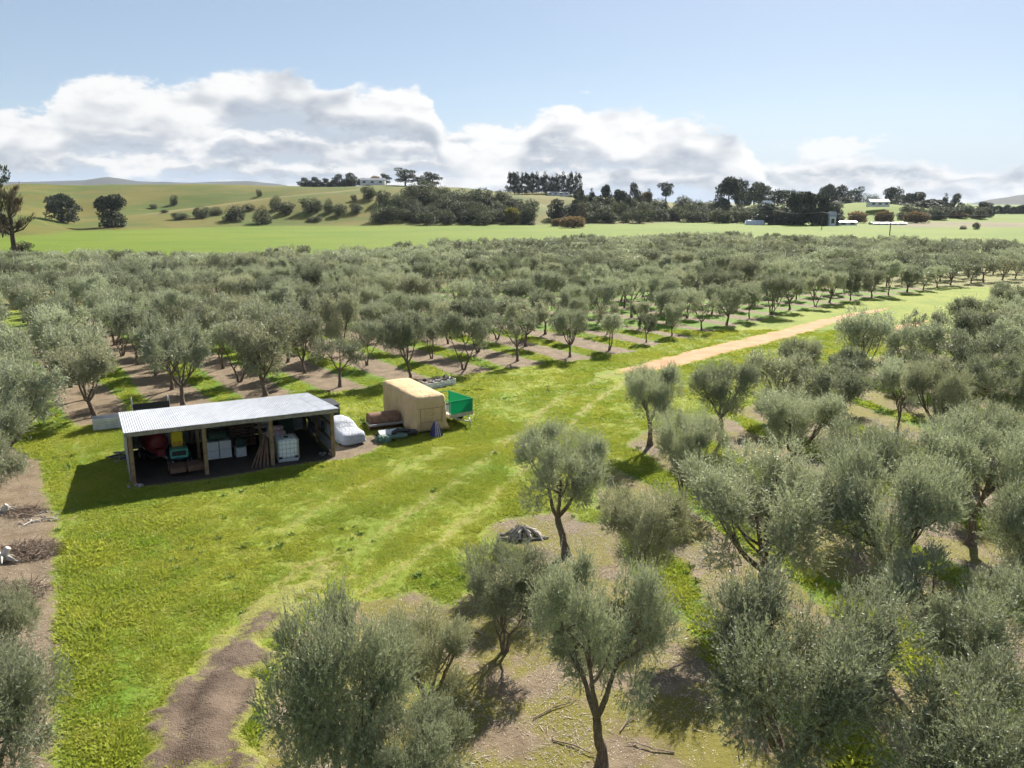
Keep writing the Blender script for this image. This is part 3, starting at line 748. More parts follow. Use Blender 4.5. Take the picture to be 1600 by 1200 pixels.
# the rest of the near grove
cand = []
for bi in range(-4, 30):
    for aj in range(-2, 26):
        nb = 10.9 + bi * 5.0 + rnd.uniform(-.5, .5); na = 12.0 + aj * 4.9 + rnd.uniform(-.6, .6)
        x, y = NX * nb + NY * na
        if poly_sd(x, y, NEAR_EDGE) < 0.8 or not in_frame(x, y): continue
        if x < 12 and y < 40: continue
        if y < 29 and x < 17: continue
        if min(math.hypot(x - p[0], y - p[1]) for p in used) < 4.6: continue
        cand.append((x, y))
cand.sort(key=lambda p: p[0] / p[1]); ci = 0
cfar = sorted([p for p in cand if math.hypot(*p) >= 46], key=lambda p: math.hypot(*p)); clab = {}
for q in range(0, len(cfar), 11):
    for i_, p in enumerate(sorted(cfar[q:q + 11], key=lambda p: p[0] / p[1])): clab[p] = 'olive tree, %s from the left in the %s band back of the right hand grove' % (ORD[i_], ORD[min(19, q // 11)])
for x, y in cand:
    d = math.hypot(x, y); s = rnd.uniform(.78, 1.05)
    lab = clab.get((x, y), 'olive tree crowded among its neighbours in the grove on the right')
    if d < 46 and ci < 20: lab = 'olive tree, %s from the left among the large crowded crowns on the right' % ORD[ci]; ci += 1
    olive(x, y, rnd.randrange(10), 'near' if d < 42 else 'mid', (s * rnd.uniform(.68, .86), s * rnd.uniform(.68, .86), s * .97), None,
          lab, 'olive trees crowded in the near grove')
n_near = len(used) + len(cand)
# the far grove
far = []
for k in range(-1, 46):
    for j in range(0, 60):
        b = ROW0 + k * ROW + rnd.uniform(-.35, .35)
        a0 = float(front_a(b)) + (0 if k >= 0 else -9)
        a = a0 + j * (5.5 if k >= 0 else 4.3) + rnd.uniform(-.6, .6)
        x, y = GX * b + GY * a
        if k == -1: x, y = x - 0.6 - 0.004 * (y - 40), y
        if y > far_y(x) or not in_frame(x, y, 60): continue
        if j > 0 and rnd.random() < .025: continue
        far.append((math.hypot(x, y), x, y, k, j))
far.sort()
n_ind = max(0, 296 - n_near)
ORDLABEL = {}
small = {9, 10, 11}
front_idx = 0
fr = sorted([t for t in far[:n_ind] if t[4] == 0 and t[3] >= 0], key=lambda t: t[3])
rank = {t[3]: i for i, t in enumerate(fr)}
fr2 = sorted([t for t in far[:n_ind] if t[4] == 1 and t[3] >= 0], key=lambda t: t[3])
rank2 = {t[3]: i for i, t in enumerate(fr2)}
rankj = {}
for jj in range(2, 9):
    for i_, t in enumerate(sorted([t for t in far[:n_ind] if t[4] == jj and t[3] >= 0], key=lambda t: t[3])): rankj[(jj, t[3])] = i_
lrank = {t[4]: i for i, t in enumerate(sorted([t for t in far[:n_ind] if t[3] == -1], key=lambda t: t[4]))}
for d, x, y, k, j in far[:n_ind]:
    s = rnd.uniform(.84, 1.14) * float(np.interp(ROW0 + k * ROW, [0, 25, 60, 130], [1.10, 1.0, .9, .95])); sz = s * rnd.uniform(.88, 1.05)
    if k == -1: s, sz = max(s, 1.18), max(sz, 1.08)
    if j == 0 and k in (0, 1, 2): s, sz = max(s, 1.12), max(sz, 1.05)
    if j == 0 and k in (4, 5, 6): s, sz = s * .86, sz * .9
    if j == 0 and k in (7, 8): s, sz = .8, .78
    if j == 0 and k in (9, 10): s, sz = .52, .62
    if j == 1 and k in (8, 9, 10): s, sz = .6, .66
    grp = 'olive trees of the far grove'
    if k == -1: lab = 'olive tree, %s from the front in the row along the left edge' % ORD[min(lrank[j], 19)]
    elif j == 0: lab = 'olive tree, %s from the left in the front line behind the shed' % ORD[min(rank[k], 19)] if rank[k] < 20 else None
    elif j == 1 and rank2[k] < 20: lab = 'olive tree, %s from the left in the second line behind the shed' % ORD[rank2[k]]
    elif rankj.get((j, k), 99) < 20: lab = 'olive tree, %s from the left in the %s line behind the shed' % (ORD[rankj[(j, k)]], ORD[j])
    else: lab = None
    if lab is None: lab = 'olive tree among the close rows of the far grove'; grp = 'olive trees in the close rows of the far grove'
    olive(x, y, rnd.randrange(10), 'mid', (s * rnd.uniform(.64, .88), s * rnd.uniform(.64, .88), sz * rnd.uniform(.88, 1.12)), None, lab, grp, (rnd.uniform(-.09, .09), rnd.uniform(-.09, .09)))

def scatter(name, pts, sc, rz, vi, sources, label, cat):
    """one object that sets copies of the source meshes on its points"""
    me = bpy.data.meshes.new(name); me.vertices.add(len(pts)); me.vertices.foreach_set('co', np.ascontiguousarray(pts, dtype=np.float32).ravel())
    for nm, arr in (('sc', sc), ('rz', rz)):
        fattr(me, nm, arr)
    ia = me.attributes.new('vi', 'INT', 'POINT'); ia.data.foreach_set('value', np.ascontiguousarray(vi, dtype=np.int32))
    o = link(name, me)
    ng = bpy.data.node_groups.new(name + '_scatter', 'GeometryNodeTree')
    ng.interface.new_socket('Geometry', in_out='INPUT', socket_type='NodeSocketGeometry'); ng.interface.new_socket('Geometry', in_out='OUTPUT', socket_type='NodeSocketGeometry')
    N = ng.nodes; L = ng.links
    gi = N.new('NodeGroupInput'); go = N.new('NodeGroupOutput'); iop = N.new('GeometryNodeInstanceOnPoints'); gti = N.new('GeometryNodeGeometryToInstance')
    for so_ in sources:
        oi = N.new('GeometryNodeObjectInfo'); oi.inputs['Object'].default_value = so_; oi.inputs['As Instance'].default_value = False
        L.new(oi.outputs['Geometry'], gti.inputs[0])
    def na(nm, ty):
        n = N.new('GeometryNodeInputNamedAttribute'); n.data_type = ty; n.inputs['Name'].default_value = nm
        return n.outputs[0]
    cx = N.new('ShaderNodeCombineXYZ'); L.new(na('rz', 'FLOAT'), cx.inputs[2]); e2r = N.new('FunctionNodeEulerToRotation'); L.new(cx.outputs[0], e2r.inputs[0])
    cs = N.new('ShaderNodeCombineXYZ'); sn = na('sc', 'FLOAT')
    for q in range(3): L.new(sn, cs.inputs[q])
    L.new(gi.outputs[0], iop.inputs['Points']); L.new(gti.outputs[0], iop.inputs['Instance']); iop.inputs['Pick Instance'].default_value = True
    L.new(na('vi', 'INT'), iop.inputs['Instance Index']); L.new(e2r.outputs[0], iop.inputs['Rotation']); L.new(cs.outputs[0], iop.inputs['Scale'])
    L.new(iop.outputs[0], go.inputs[0])
    md = o.modifiers.new('scatter', 'NODES'); md.node_group = ng
    return tag(o, label, cat, kind='stuff')
def source(name, parts):
    """joined mesh held as data only, for scatter()"""
    vs, fs, mi, off = [], [], [], 0
    mats = []
    for pi, me in enumerate(parts):
        n = len(me.vertices); co = np.empty(n * 3, np.float32); me.vertices.foreach_get('co', co); vs.append(co.reshape(-1, 3))
        q = np.empty(len(me.loops), np.int32); me.loops.foreach_get('vertex_index', q); q = q.reshape(-1, 4); fs.append(q + off); mi += [pi] * len(q); off += n; mats.append(me.materials[0])
    me = mesh_np(name, np.concatenate(vs), np.concatenate(fs))
    for m_ in mats: me.materials.append(m_)
    me.polygons.foreach_set('material_index', np.array(mi, np.int32))
    return bpy.data.objects.new(name, me)
srcs = [source('olive_far_source', VAR['far'][k]) for k in range(5)]
rest = far[n_ind:]
rp = np.array([(x, y, hz(x, y)) for _, x, y, _, _ in rest]); rg = np.random.default_rng(5); n = len(rest)
scatter('olive_grove', rp, rg.uniform(.62, .98, n), rg.uniform(0, 6.28, n), rg.integers(0, 5, n), srcs, 'mass of far olive trees reaching back to the bright paddock', 'olive grove')
print('olives: near', n_near, 'far individual', min(n_ind, len(far)), 'mass', n)
# ------------------------------------------------------------------ trees and shrubs beyond the grove (unit-high meshes, scaled to size)
def crown_np(rng, lumps, n, leaf):
    """foliage of leaf clumps on a set of lumps (x, y, z, rx, rz)"""
    L = np.array(lumps, float); wgt = L[:, 3] ** 2; wgt /= wgt.sum()
    li = rng.choice(len(L), n, p=wgt); d = unit(rng.normal(size=(n, 3)))
    r = .55 + .5 * rng.uniform(0, 1, n) ** .6
    p = L[li, :3] + d * np.stack([L[li, 3], L[li, 3], L[li, 4]], 1) * r[:, None]
    k = p[:, 2] > 0.01; p, d = p[k], d[k]; m = len(p)
    ax = unit(d * .6 + rng.normal(size=(m, 3)) * .6 + [0, 0, .25])
    return leaves_np(rng, p, ax, leaf * rng.uniform(.6, 1.4, m), leaf * rng.uniform(.35, .7, m), .2, d * .9 + np.array([0, 0, .35]))
def back_variant(kind, k):
    rng = np.random.default_rng(1000 + k * 31 + len(kind) * 7)
    lum = []; paths = [(np.array([[0, 0, -.06], [0.01, 0, .3], [0, .01, .6]]), np.array([.05, .036, .02]))]
    if kind == 'bush':
        lum.append((0, 0, .40, .34, .44))
        for i in range(11):
            a = i * .571 * 2 + rng.uniform(-.3, .3); r = rng.uniform(.16, .34); z = rng.uniform(.10, .72) * (1 - r * .5)
            lum.append((math.cos(a) * r, math.sin(a) * r, z, rng.uniform(.13, .21), rng.uniform(.13, .22)))
        V, F = crown_np(rng, lum, 3600, .052); m = mat_bush
    elif kind == 'macrocarpa':
        for i in range(22):
            z = rng.uniform(.05, .88); a = rng.uniform(0, 6.28); r = .40 * math.sqrt(rng.uniform(.1, 1)) * (1.0 - max(0, z - .45) * 1.15)
            lum.append((math.cos(a) * r, math.sin(a) * r, z, rng.uniform(.13, .22), rng.uniform(.09, .15)))
        V, F = crown_np(rng, lum, 4600, .07); m = mat_conifer
    elif kind == 'pine':
        paths = [(np.array([[0, 0, -.06], [0.01, 0, .5], [0, .01, .95]]), np.array([.03, .022, .006]))]
        for i in range(30):
            z = rng.uniform(.05, .97); rr = (.24 * (1.08 - z) / .8 + .02) * rng.uniform(.5, 1.3); a = rng.uniform(0, 6.28)
            lum.append((math.cos(a) * rr, math.sin(a) * rr, z, rng.uniform(.07, .12) * (1.45 - z * .75), rng.uniform(.04, .07)))
        V, F = crown_np(rng, lum, 2200, .06); m = mat_conifer
    elif kind == 'oldpine':      # open crown of flat layers
        paths = [(np.array([[0, 0, -.06], [0.02, 0, .4], [-.01, .01, .8]]), np.array([.04, .028, .012]))]
        for i in range(16):
            a = rng.uniform(0, 6.28); r = .34 * math.sqrt(rng.uniform()); z = rng.uniform(.22, .93) * (1 - .3 * r)
            lum.append((math.cos(a) * r, math.sin(a) * r, z, rng.uniform(.11, .20), rng.uniform(.05, .10)))
            paths.append((np.array([[0, 0, z - .15], [math.cos(a) * r, math.sin(a) * r, z]]), np.array([.012, .004])))
        V, F = crown_np(rng, lum, 2400, .06); m = mat_conifer
    else:                         # autumn / yellow / dead: fans of fine twigs
        n = 420 if kind == 'dead' else 1500; a = rng.uniform(0, 6.28, n); r = .34 * np.sqrt(rng.uniform(0, 1, n)); z = rng.uniform(.03, .8, n) * (1 - r * .8)
        p = np.stack([np.cos(a) * r, np.sin(a) * r, z], 1); ax = unit(p * [1, 1, 0] * 1.2 + rng.normal(size=(n, 3)) * .3 + [0, 0, .75])
        V, F = leaves_np(rng, p, ax, rng.uniform(.09, .2, n), rng.uniform(.016, .035, n) * (1.4 if kind != 'dead' else .8), .1)
        m = {'autumn': mat_autumn, 'yellow': mat_yellow, 'dead': mat_dead}[kind]
        for q in range(7):
            aa = q * .9; paths.append((np.array([[0, 0, .12], [math.cos(aa) * .15, math.sin(aa) * .15, .42], [math.cos(aa) * .3, math.sin(aa) * .3, .75]]), np.array([.022, .013, .004])))
    if kind == 'dead':            # stout dark trunk, spreading limbs, twiggy tips
        paths = [(np.array([[0, 0, -.05], [.02, 0, .25], [-.01, .01, .5], [.03, 0, .8]]), np.array([.075, .05, .04, .015]))]; P_, A_ = [], []
        for q in range(18):
            z0 = rng.uniform(.28, .75); aa = rng.uniform(0, 6.28); L = rng.uniform(.22, .46) * (1.15 - z0 * .6); e = np.array([math.cos(aa) * L, math.sin(aa) * L, z0 + rng.uniform(.02, .24)])
            paths.append((np.array([[0.01, 0, z0], [e[0] * .5, e[1] * .5, z0 + .05], e]), np.array([.018, .012, .004])))
            nn = 170; t = rng.uniform(.35, 1.05, nn)[:, None]; P_.append(np.array([0, 0, z0]) + (e - [0, 0, z0]) * t + rng.normal(size=(nn, 3)) * .025); A_.append(unit(rng.normal(size=(nn, 3)) * .7 + e / L * .6 + [0, 0, .4]))
        P_ = np.concatenate(P_); V, F = leaves_np(rng, P_, np.concatenate(A_), rng.uniform(.04, .1, len(P_)), rng.uniform(.006, .016, len(P_)), .1)
    TV, TF = tubes_np(paths, 5)
    return mesh_np(kind + '_trunk', TV, TF, mat_darkbark, True), mesh_np(kind + '_crown', V, F, m)
BV = {k: [back_variant(k, i) for i in range(n)] for k, n in (('bush', 4), ('macrocarpa', 3), ('pine', 3), ('oldpine', 3), ('autumn', 2), ('yellow', 1), ('dead', 1))}
BNAME = {'bush': 'hill_bush', 'macrocarpa': 'macrocarpa_tree', 'pine': 'pine_tree', 'oldpine': 'pine_tree', 'autumn': 'autumn_tree', 'yellow': 'autumn_tree', 'dead': 'bare_tree'}
BCAT = {'bush': 'bush', 'macrocarpa': 'tree', 'pine': 'pine tree', 'oldpine': 'pine tree', 'autumn': 'tree', 'yellow': 'tree', 'dead': 'tree'}
def back_tree(kind, u, vb, vt, wpx, label, group=None, dist=None, name=None):
    if dist is None: x, y, z = seen_at(u, vb)
    else: x = (u - 800) / 1311 * dist; y = dist; z = hz(x, y)
    s = y / 1311
    top = EYE + (315 - vt) * s; h = max(1.0, top - z); wd_ = wpx * s / .92
    o = thing(name or BNAME[kind], label, BCAT[kind], (x, y, z - .1), rnd.uniform(0, 6.28), group)
    o.scale = (wd_, wd_, h * 1.03)
    t, c = BV[kind][rnd.randrange(len(BV[kind]))]
    link('trunk', t, o); link('crown', c, o)
    return o
bt = back_tree
# two evergreens on the left hill, and the old tree at the left edge
bt('macrocarpa', 98, 348, 305, 50, 'dark round evergreen on the left hill, left one of two')
bt('macrocarpa', 176, 356, 306, 52, 'dark round evergreen on the left hill, right one of two')
bt('dead', 14, 402, 296, 66, 'half bare brown tree at the left edge behind the grove', dist=210)
bt('bush', 26, 402, 372, 34, 'dark ivy bush round the foot of the bare tree at the left edge', dist=213)
bt('oldpine', -18, 402, 250, 64, 'tall dark pine at the left edge with only its branch tips in view', dist=215)
SHRUBS = [(272, 321, 302, 14, 'bush', 'small upright tree alone high on the left hill'), (240, 326, 317, 14, 'bush', 'low bush left of the lone upright tree on the hill'),
    (257, 333, 326, 12, 'bush', 'tiny bush below the lone upright tree on the hill'), (281, 343, 329, 30, 'bush', 'flat greyish bush low on the hill face'),
    (315, 341, 319, 30, 'bush', 'green bush beside the flat greyish bush on the hill'), (338, 336, 320, 24, 'bush', 'olive coloured bush right of the green bush on the hill'),
    (368, 346, 316, 40, 'bush', 'broad dark bush with a long shadow on the lower hill'), (410, 350, 317, 32, 'bush', 'dark dense bush near the paddock on the lower hill'),
    (432, 328, 302, 24, 'bush', 'yellow green tree above the dark dense hill bush'), (448, 334, 312, 30, 'bush', 'round bush beside the yellow green tree on the hill'),
    (487, 332, 305, 40, 'bush', 'large round grey bush in the middle of the hill face'), (514, 333, 307, 18, 'bush', 'upright bush right of the large round grey bush'),
    (531, 336, 314, 24, 'bush', 'dark rounded bush, second right of the large grey bush'), (556, 333, 314, 22, 'bush', 'round bush nearest the wooded slope'),
    (553, 314, 302, 12, 'bush', 'small cone shaped bush above the round bush by the wooded slope'), (576, 312, 286, 26, 'bush', 'dark bush below the hilltop house'),
    (492, 346, 336, 28, 'bush', 'low scrub at the foot of the hill below the grey bush'), (405, 308, 294, 10, 'bush', 'small dark tree near the crest of the left hill'),
    (598, 318, 294, 26, 'bush', 'dark bush at the upper corner of the wooded slope'), (389, 330, 316, 22, 'bush', 'grey bush between the broad dark bush and the dense one')]
for u, vb, vt, wp, kd, lab in SHRUBS: bt(kd, u, vb, vt, wp, lab, 'bushes on the left hill')
# wooded slope in the middle
def woods(poly, n, wlo, whi, label, group, seed, kinds=('bush',), hr=(1.0, 1.25)):
    r = random.Random(seed); pts = []; P_ = poly; tries = 0
    us = [p[0] for p in P_]; vs_ = [p[1] for p in P_]
    while len(pts) < n and tries < 4000:
        tries += 1; u = r.uniform(min(us), max(us)); v = r.uniform(min(vs_), max(vs_))
        if float(poly_sd(np.array([u]), np.array([v]), P_)[0]) < 0: continue
        if any(abs(u - a) < 9 and abs(v - b) < 5.5 for a, b in pts): continue
        pts.append((u, v))
    pts.sort(key=lambda p: p[1]); nt = max(1, math.ceil(n / 16)); sz = math.ceil(len(pts) / nt); names = ['top', 'upper', 'lower', 'foot'] if nt > 3 else ['top', 'middle', 'foot']
    for q in range(nt):
        for i_, (u, v) in enumerate(sorted(pts[q * sz:(q + 1) * sz])):
            wp = r.uniform(wlo, whi); bt(r.choice(kinds), u, v, v - wp * r.uniform(*hr) * .8, wp, label % (ORD[i_], names[q]), group)
woods([(592, 352), (604, 330), (640, 312), (700, 313), (780, 316), (834, 334), (834, 352), (700, 354)], 62, 24, 38, 'dark rounded bush, %s from the left in the %s row of the wooded mid slope', 'bushes of the wooded slope', 3)
woods([(880, 345), (905, 325), (960, 322), (1020, 332), (1062, 345), (1000, 349), (930, 350)], 34, 22, 34, 'dark bush, %s from the left in the %s row of the right hill clump', 'bushes of the clump right of the open slope', 4)
for i, (u, vt, wp) in enumerate(((905, 300, 22), (925, 296, 20), (946, 291, 22), (968, 298, 26), (990, 288, 24), (1012, 297, 20))):
    bt('macrocarpa' if wp > 21 else 'pine', u, 332, vt, wp, 'tall dark conifer, %s from the left above the clump right of the open slope' % ORD[i], 'conifers in the clump')
for i, (u, vt, wp) in enumerate(((478, 279, 20), (494, 278, 20), (512, 280, 18), (530, 274, 22), (548, 272, 24))):
    bt('macrocarpa', u, 292, vt, wp, 'dark tree, %s from the left in the windbreak by the hilltop house' % ORD[i], 'windbreak left of the hilltop house', dist=724)
for u, vt, wp, kd, lab in ((568, 277, 20, 'autumn', 'brownish tree behind the hilltop house on its left'), (588, 273, 18, 'autumn', 'brownish tree rising over the hilltop house roof'), (604, 271, 18, 'oldpine', 'dark pine just right of the hilltop house'),
                           (634, 262, 34, 'oldpine', 'tallest spreading pine on the middle hilltop'), (654, 274, 24, 'oldpine', 'lower pine between the two tall hilltop pines'), (676, 268, 30, 'oldpine', 'leaning pine at the right end of the hilltop group')):
    bt(kd, u, 292, vt, wp, lab, dist=730)
for i in range(19):
    u = 797 + i * 6.0 + rnd.uniform(-1.5, 1.5); bt('pine', u, 300, 271 + rnd.uniform(-1, 7), 17 + rnd.uniform(-2, 4), 'tall narrow pine, %s from the left in the skyline row' % ORD[i], 'row of pines on the skyline', dist=740 + rnd.uniform(-6, 6))
for u, vb, vt, wp, kd, lab in ((800, 350, 318, 26, 'yellow', 'yellow green poplar at the right foot of the wooded slope'), (826, 350, 314, 26, 'bush', 'round bush at the right end of the wooded slope'),
        (872, 344, 312, 34, 'macrocarpa', 'dark green evergreen in front of the open slope'), (898, 338, 303, 24, 'pine', 'slim dark conifer behind the evergreen by the open slope'),
        (870, 354, 338, 22, 'autumn', 'small orange brown willow left of the large one'), (895, 356, 333, 46, 'autumn', 'large orange brown willow at the paddock edge'), (910, 350, 318, 18, 'dead', 'pale bare poplar behind the orange willow'),
        (830, 352, 344, 14, 'bush', 'low hedge bush at the paddock edge by the willow'), (1040, 318, 284, 26, 'oldpine', 'lone tall conifer on the right shoulder of the hill'),
        (1010, 318, 296, 22, 'autumn', 'brown tree beside the lone conifer on the shoulder'), (1066, 330, 301, 30, 'bush', 'grey green tree right of the lone conifer'), (1090, 338, 308, 30, 'bush', 'grey green tree halfway down the right shoulder')):
    bt(kd, u, vb, vt, wp, lab)
# right-hand farmsteads
woods([(1070, 348), (1078, 338), (1200, 340), (1310, 342), (1312, 352), (1180, 351)], 30, 22, 32, 'dark bush, %s from the left in the %s row before the right farm', 'bushes before the right farm', 14)
woods([(1400, 344), (1410, 336), (1540, 337), (1548, 345)], 14, 18, 26, 'grey bush, %s from the left in the %s row beyond the brown field', 'bushes beyond the brown field', 15)
RT = [(1112, 340, 312, 30, 'bush'), (1138, 344, 282, 36, 'macrocarpa'), (1155, 340, 280, 26, 'oldpine'), (1178, 338, 290, 28, 'macrocarpa'), (1192, 342, 288, 26, 'oldpine'), (1216, 344, 297, 30, 'oldpine'), (1172, 344, 322, 28, 'bush'), (1150, 350, 322, 26, 'bush'), (1122, 348, 322, 24, 'bush'),
      (1204, 353, 320, 40, 'macrocarpa'), (1228, 353, 312, 38, 'bush'), (1250, 354, 304, 38, 'macrocarpa'), (1272, 354, 305, 36, 'macrocarpa'), (1290, 354, 307, 32, 'macrocarpa'), (1238, 340, 298, 30, 'oldpine'),
      (1292, 330, 293, 26, 'macrocarpa'), (1312, 330, 294, 26, 'macrocarpa'), (1336, 328, 291, 20, 'oldpine'), (1352, 328, 300, 24, 'bush'), (1366, 328, 301, 20, 'bush'), (1386, 328, 297, 24, 'macrocarpa'), (1400, 328, 293, 18, 'oldpine'),
      (1404, 330, 303, 26, 'bush'), (1428, 332, 304, 34, 'macrocarpa'), (1322, 338, 310, 24, 'macrocarpa'), (1308, 342, 314, 20, 'bush'), (1336, 336, 314, 22, 'bush'), (1418, 338, 318, 28, 'bush'), (1448, 340, 315, 30, 'macrocarpa'), (1462, 338, 314, 24, 'macrocarpa'), (1476, 332, 306, 16, 'pine'), (1492, 332, 306, 18, 'macrocarpa'),
      (1508, 340, 322, 24, 'bush'), (1524, 342, 322, 22, 'bush'), (1540, 342, 318, 24, 'macrocarpa'), (1480, 345, 326, 26, 'bush'), (1458, 346, 334, 22, 'bush'), (1500, 346, 332, 26, 'autumn')]
rt_n = {}
RT.sort()
for u, vb, vt, wp, kd in RT:
    tier = 'front' if vb >= 344 else ('middle' if vb >= 336 else 'rear'); rt_n[tier] = rt_n.get(tier, -1) + 1
    bt(kd, u, vb, vt - 2, wp * 1.25, 'dark tree, %s from the left in the %s shelter belt by the right hand farm' % (ORD[rt_n[tier]], tier), 'shelter belt trees on the right', dist=(330 + (354 - vb) * 14) + 140)
for u, vb, vt, wp, lab in ((1342, 345, 326, 34, 'brown bare willow, first of three in front of the right farmhouse'), (1384, 345, 325, 34, 'brown bare willow, middle of three in front of the right farmhouse'), (1434, 346, 326, 44, 'brown bare willow, last and widest of three before the right farmhouse')):
    bt('autumn', u, vb, vt, wp, lab, 'brown willows on the right', dist=520)
for i in range(12): bt('macrocarpa', 1545 + i * 8, 334, 321 + rnd.uniform(-1.5, 2), 15, 'dark tree, %s from the left in the far belt under the mountain' % ORD[i], 'far belt under the mountain', dist=900)
for u, vb, lab in ((1530, 353, 'small dark bush standing alone in the brown field'), (1510, 354, 'tiny bush beside the lone dark bush in the brown field')):
    bt('bush', u, vb, vb - 9 + (u < 1520) * 5, 12, lab, dist=400)

# ------------------------------------------------------------------ farm buildings
def plain(name, col, rough=.6, spec=.3, metal=0.0, var=.25, sc=6.0, bump_=.0):
    m, g = new_mat(name); a = g.noise(g.objco(), sc, 4, .6)
    dk = tuple(c * (1 - var) for c in col); lt = tuple(min(.9, c * (1 + var * .6)) for c in col)
    c = g.mix(g.ss(a, .25, .75), dk, lt)
    nb = g.bump(g.noise(g.objco(), sc * 5, 3), bump_, .01) if bump_ > 0 else None
    g.out(g.bsdf(c, rough, spec, metal, nb).outputs[0]); return m
mat_white = plain('white_paint', (0.68, 0.69, 0.70), .6, .3)
mat_roofgrey = plain('grey_roof', (0.30, 0.32, 0.35), .4, .4)
mat_pane, g = new_mat('window_pane'); g.out(g.bsdf((0.03, 0.04, 0.05), 0.08, 0.6).outputs[0])
mat_polywhite = plain('polythene', (0.62, 0.66, 0.72), .5, .4)
def house(u, dist, wpx, hpx, label, roofh=.35, deep=7.0, rz=0.0, windows=3, wall=None, name='farmhouse', roof=None, zoff=0.0):
    x = (u - 800) / 1311 * dist; s = dist / 1311; z = hz(x, dist) + zoff; W = wpx * s; Hh = hpx * s * (1 - roofh); rh = hpx * s * roofh
    o = thing(name, label, 'building', (x, dist, z), rz)
    MB().box((0, 0, Hh / 2 - .5), (W, deep, Hh + 1.0)).build('wall', wall or mat_white, o)
    e = .4; a, b = W / 2 + e, deep / 2 + e; t = .18
    MB().loft([[(-a, -b, Hh), (-a, b, Hh), (-a, 0.02, Hh + rh), (-a, -.02, Hh + rh)], [(a, -b, Hh), (a, b, Hh), (a, .02, Hh + rh), (a, -.02, Hh + rh)]]).build('roof', roof or mat_roofgrey, o)
    for i in range(windows):
        wx = -W / 2 + W * (i + .5) / windows; ww = min(2.4, W / windows * .5)
        wf = MB().box((wx, -deep / 2 - .03, Hh * .5), (ww + .24, .1, Hh * .5 + .24), bev=.02).build('window', mat_white, o)
        MB().box((wx, -deep / 2 - .07, Hh * .5), (ww, .06, Hh * .5)).build('pane', mat_pane, wf)
    return o
house(584, 722, 38, 9, 'long white house with dark windows on the middle hilltop', windows=3, zoff=.6)
house(872, 728, 34, 5, 'low white house under the row of skyline pines', windows=4, zoff=.3)
house(1372, 610, 30, 10, 'white house with a pale roof on the grassy rise at right', .45, windows=3, zoff=3.2)
house(1324, 470, 28, 7, 'long low white shed in front of the brown willows', .25, windows=2, name='farm_shed')
house(1390, 480, 52, 4, 'very low long pale shed behind the last power pole', .3, windows=4, name='farm_shed')
house(1198, 600, 16, 12, 'pale blue white steep roofed house among the right hand trees', .75, rz=.5, windows=1, zoff=5.5, roof=mat_polywhite)
house(1302, 462, 10, 22, 'tall narrow pale gable between the dark hedge and the low shed', .35, deep=3, windows=1, name='farm_shed', wall=mat_polywhite)
# tunnel house
tx, ty = (1181 - 800) / 1311 * 478, 478; tz = hz(tx, ty)
o = thing('tunnel_house', 'white plastic tunnel house at the foot of the right hand trees', 'greenhouse', (tx, ty, tz))
rings = [[(xx, math.cos(a) * 2.4, math.sin(a) * 2.9 - .2) for a in np.linspace(0, math.pi, 11)] for xx in np.linspace(-5, 5, 7)]
MB().loft(rings, closed=False, cap=True).build('cover', mat_polywhite, o, True)
for xx in np.linspace(-5.05, 5.05, 6): MB().tube([(xx, math.cos(a) * 2.46, math.sin(a) * 2.96 - .2) for a in np.linspace(0, math.pi, 11)], .06, 5).build('hoop', mat_roofgrey, o)

# ------------------------------------------------------------------ power line
mat_pole = plain('weathered_pole', (0.085, 0.07, 0.058), .9, .1)
PO = [(1212, 470, 'leftmost power pole in front of the dark hedge'), (1287, 400, 'second power pole, standing behind the grove top'), (1395, 325, 'nearest power pole, dark and tall beyond the grove'), (1700, 420, 'power pole beyond the right edge of the picture')]
tops = []
for u, d, lab in PO:
    x = (u - 800) / 1311 * d; z = hz(x, d); hgt = 8.4
    if u < 1600:
        o = thing('power_pole', lab, 'power pole', (x, d, z), .3, 'power poles on the right')
        MB().tube([(0, 0, -.3), (0, 0, hgt)], [.2, .14], 8).build('post', mat_pole, o)
        MB().box((0, .16, hgt - .5), (2.2, .1, .12)).build('crossarm', mat_pole, o)
        for k in (-1, -.35, .35, 1): MB().tube([(k, .16, hgt - .44), (k, .16, hgt - .2)], .05, 6).build('insulator', mat_white, o)
    tops.append((x, d, z + hgt - .2))
tops = [((1100 - 800) / 1311 * 520, 520, tops[0][2])] + tops
for k, lab in ((-1, 'upper thin power wire sagging between the poles on the right'), (1, 'lower thin power wire sagging between the poles on the right')):
    mb = MB()
    for p, q in zip(tops[:-1], tops[1:]):
        pp = [(p[0] + (q[0] - p[0]) * t + k * .95, p[1] + (q[1] - p[1]) * t, p[2] + (q[2] - p[2]) * t - 2.2 * 4 * t * (1 - t) * .5) for t in np.linspace(0, 1, 15)]
        mb.tube(pp, .03, 4)
    tag(mb.build('power_wire', mat_roofgrey), lab, 'wire')

# ------------------------------------------------------------------ the air
hz_m = bpy.data.materials.new('haze'); hz_m.use_nodes = True; hn = hz_m.node_tree; hn.nodes.clear()
pv = hn.nodes.new('ShaderNodeVolumePrincipled'); pv.inputs['Color'].default_value = (0.80, 0.88, 1.0, 1); pv.inputs['Density'].default_value = HAZE; pv.inputs['Anisotropy'].default_value = 0.0
ho = hn.nodes.new('ShaderNodeOutputMaterial'); hn.links.new(pv.outputs[0], ho.inputs['Volume'])
hb = MB().box((0, 4500, 65), (14000, 11000, 150)); tag(hb.build('haze', hz_m), 'faint blue haze over the whole valley', 'haze', kind='stuff')
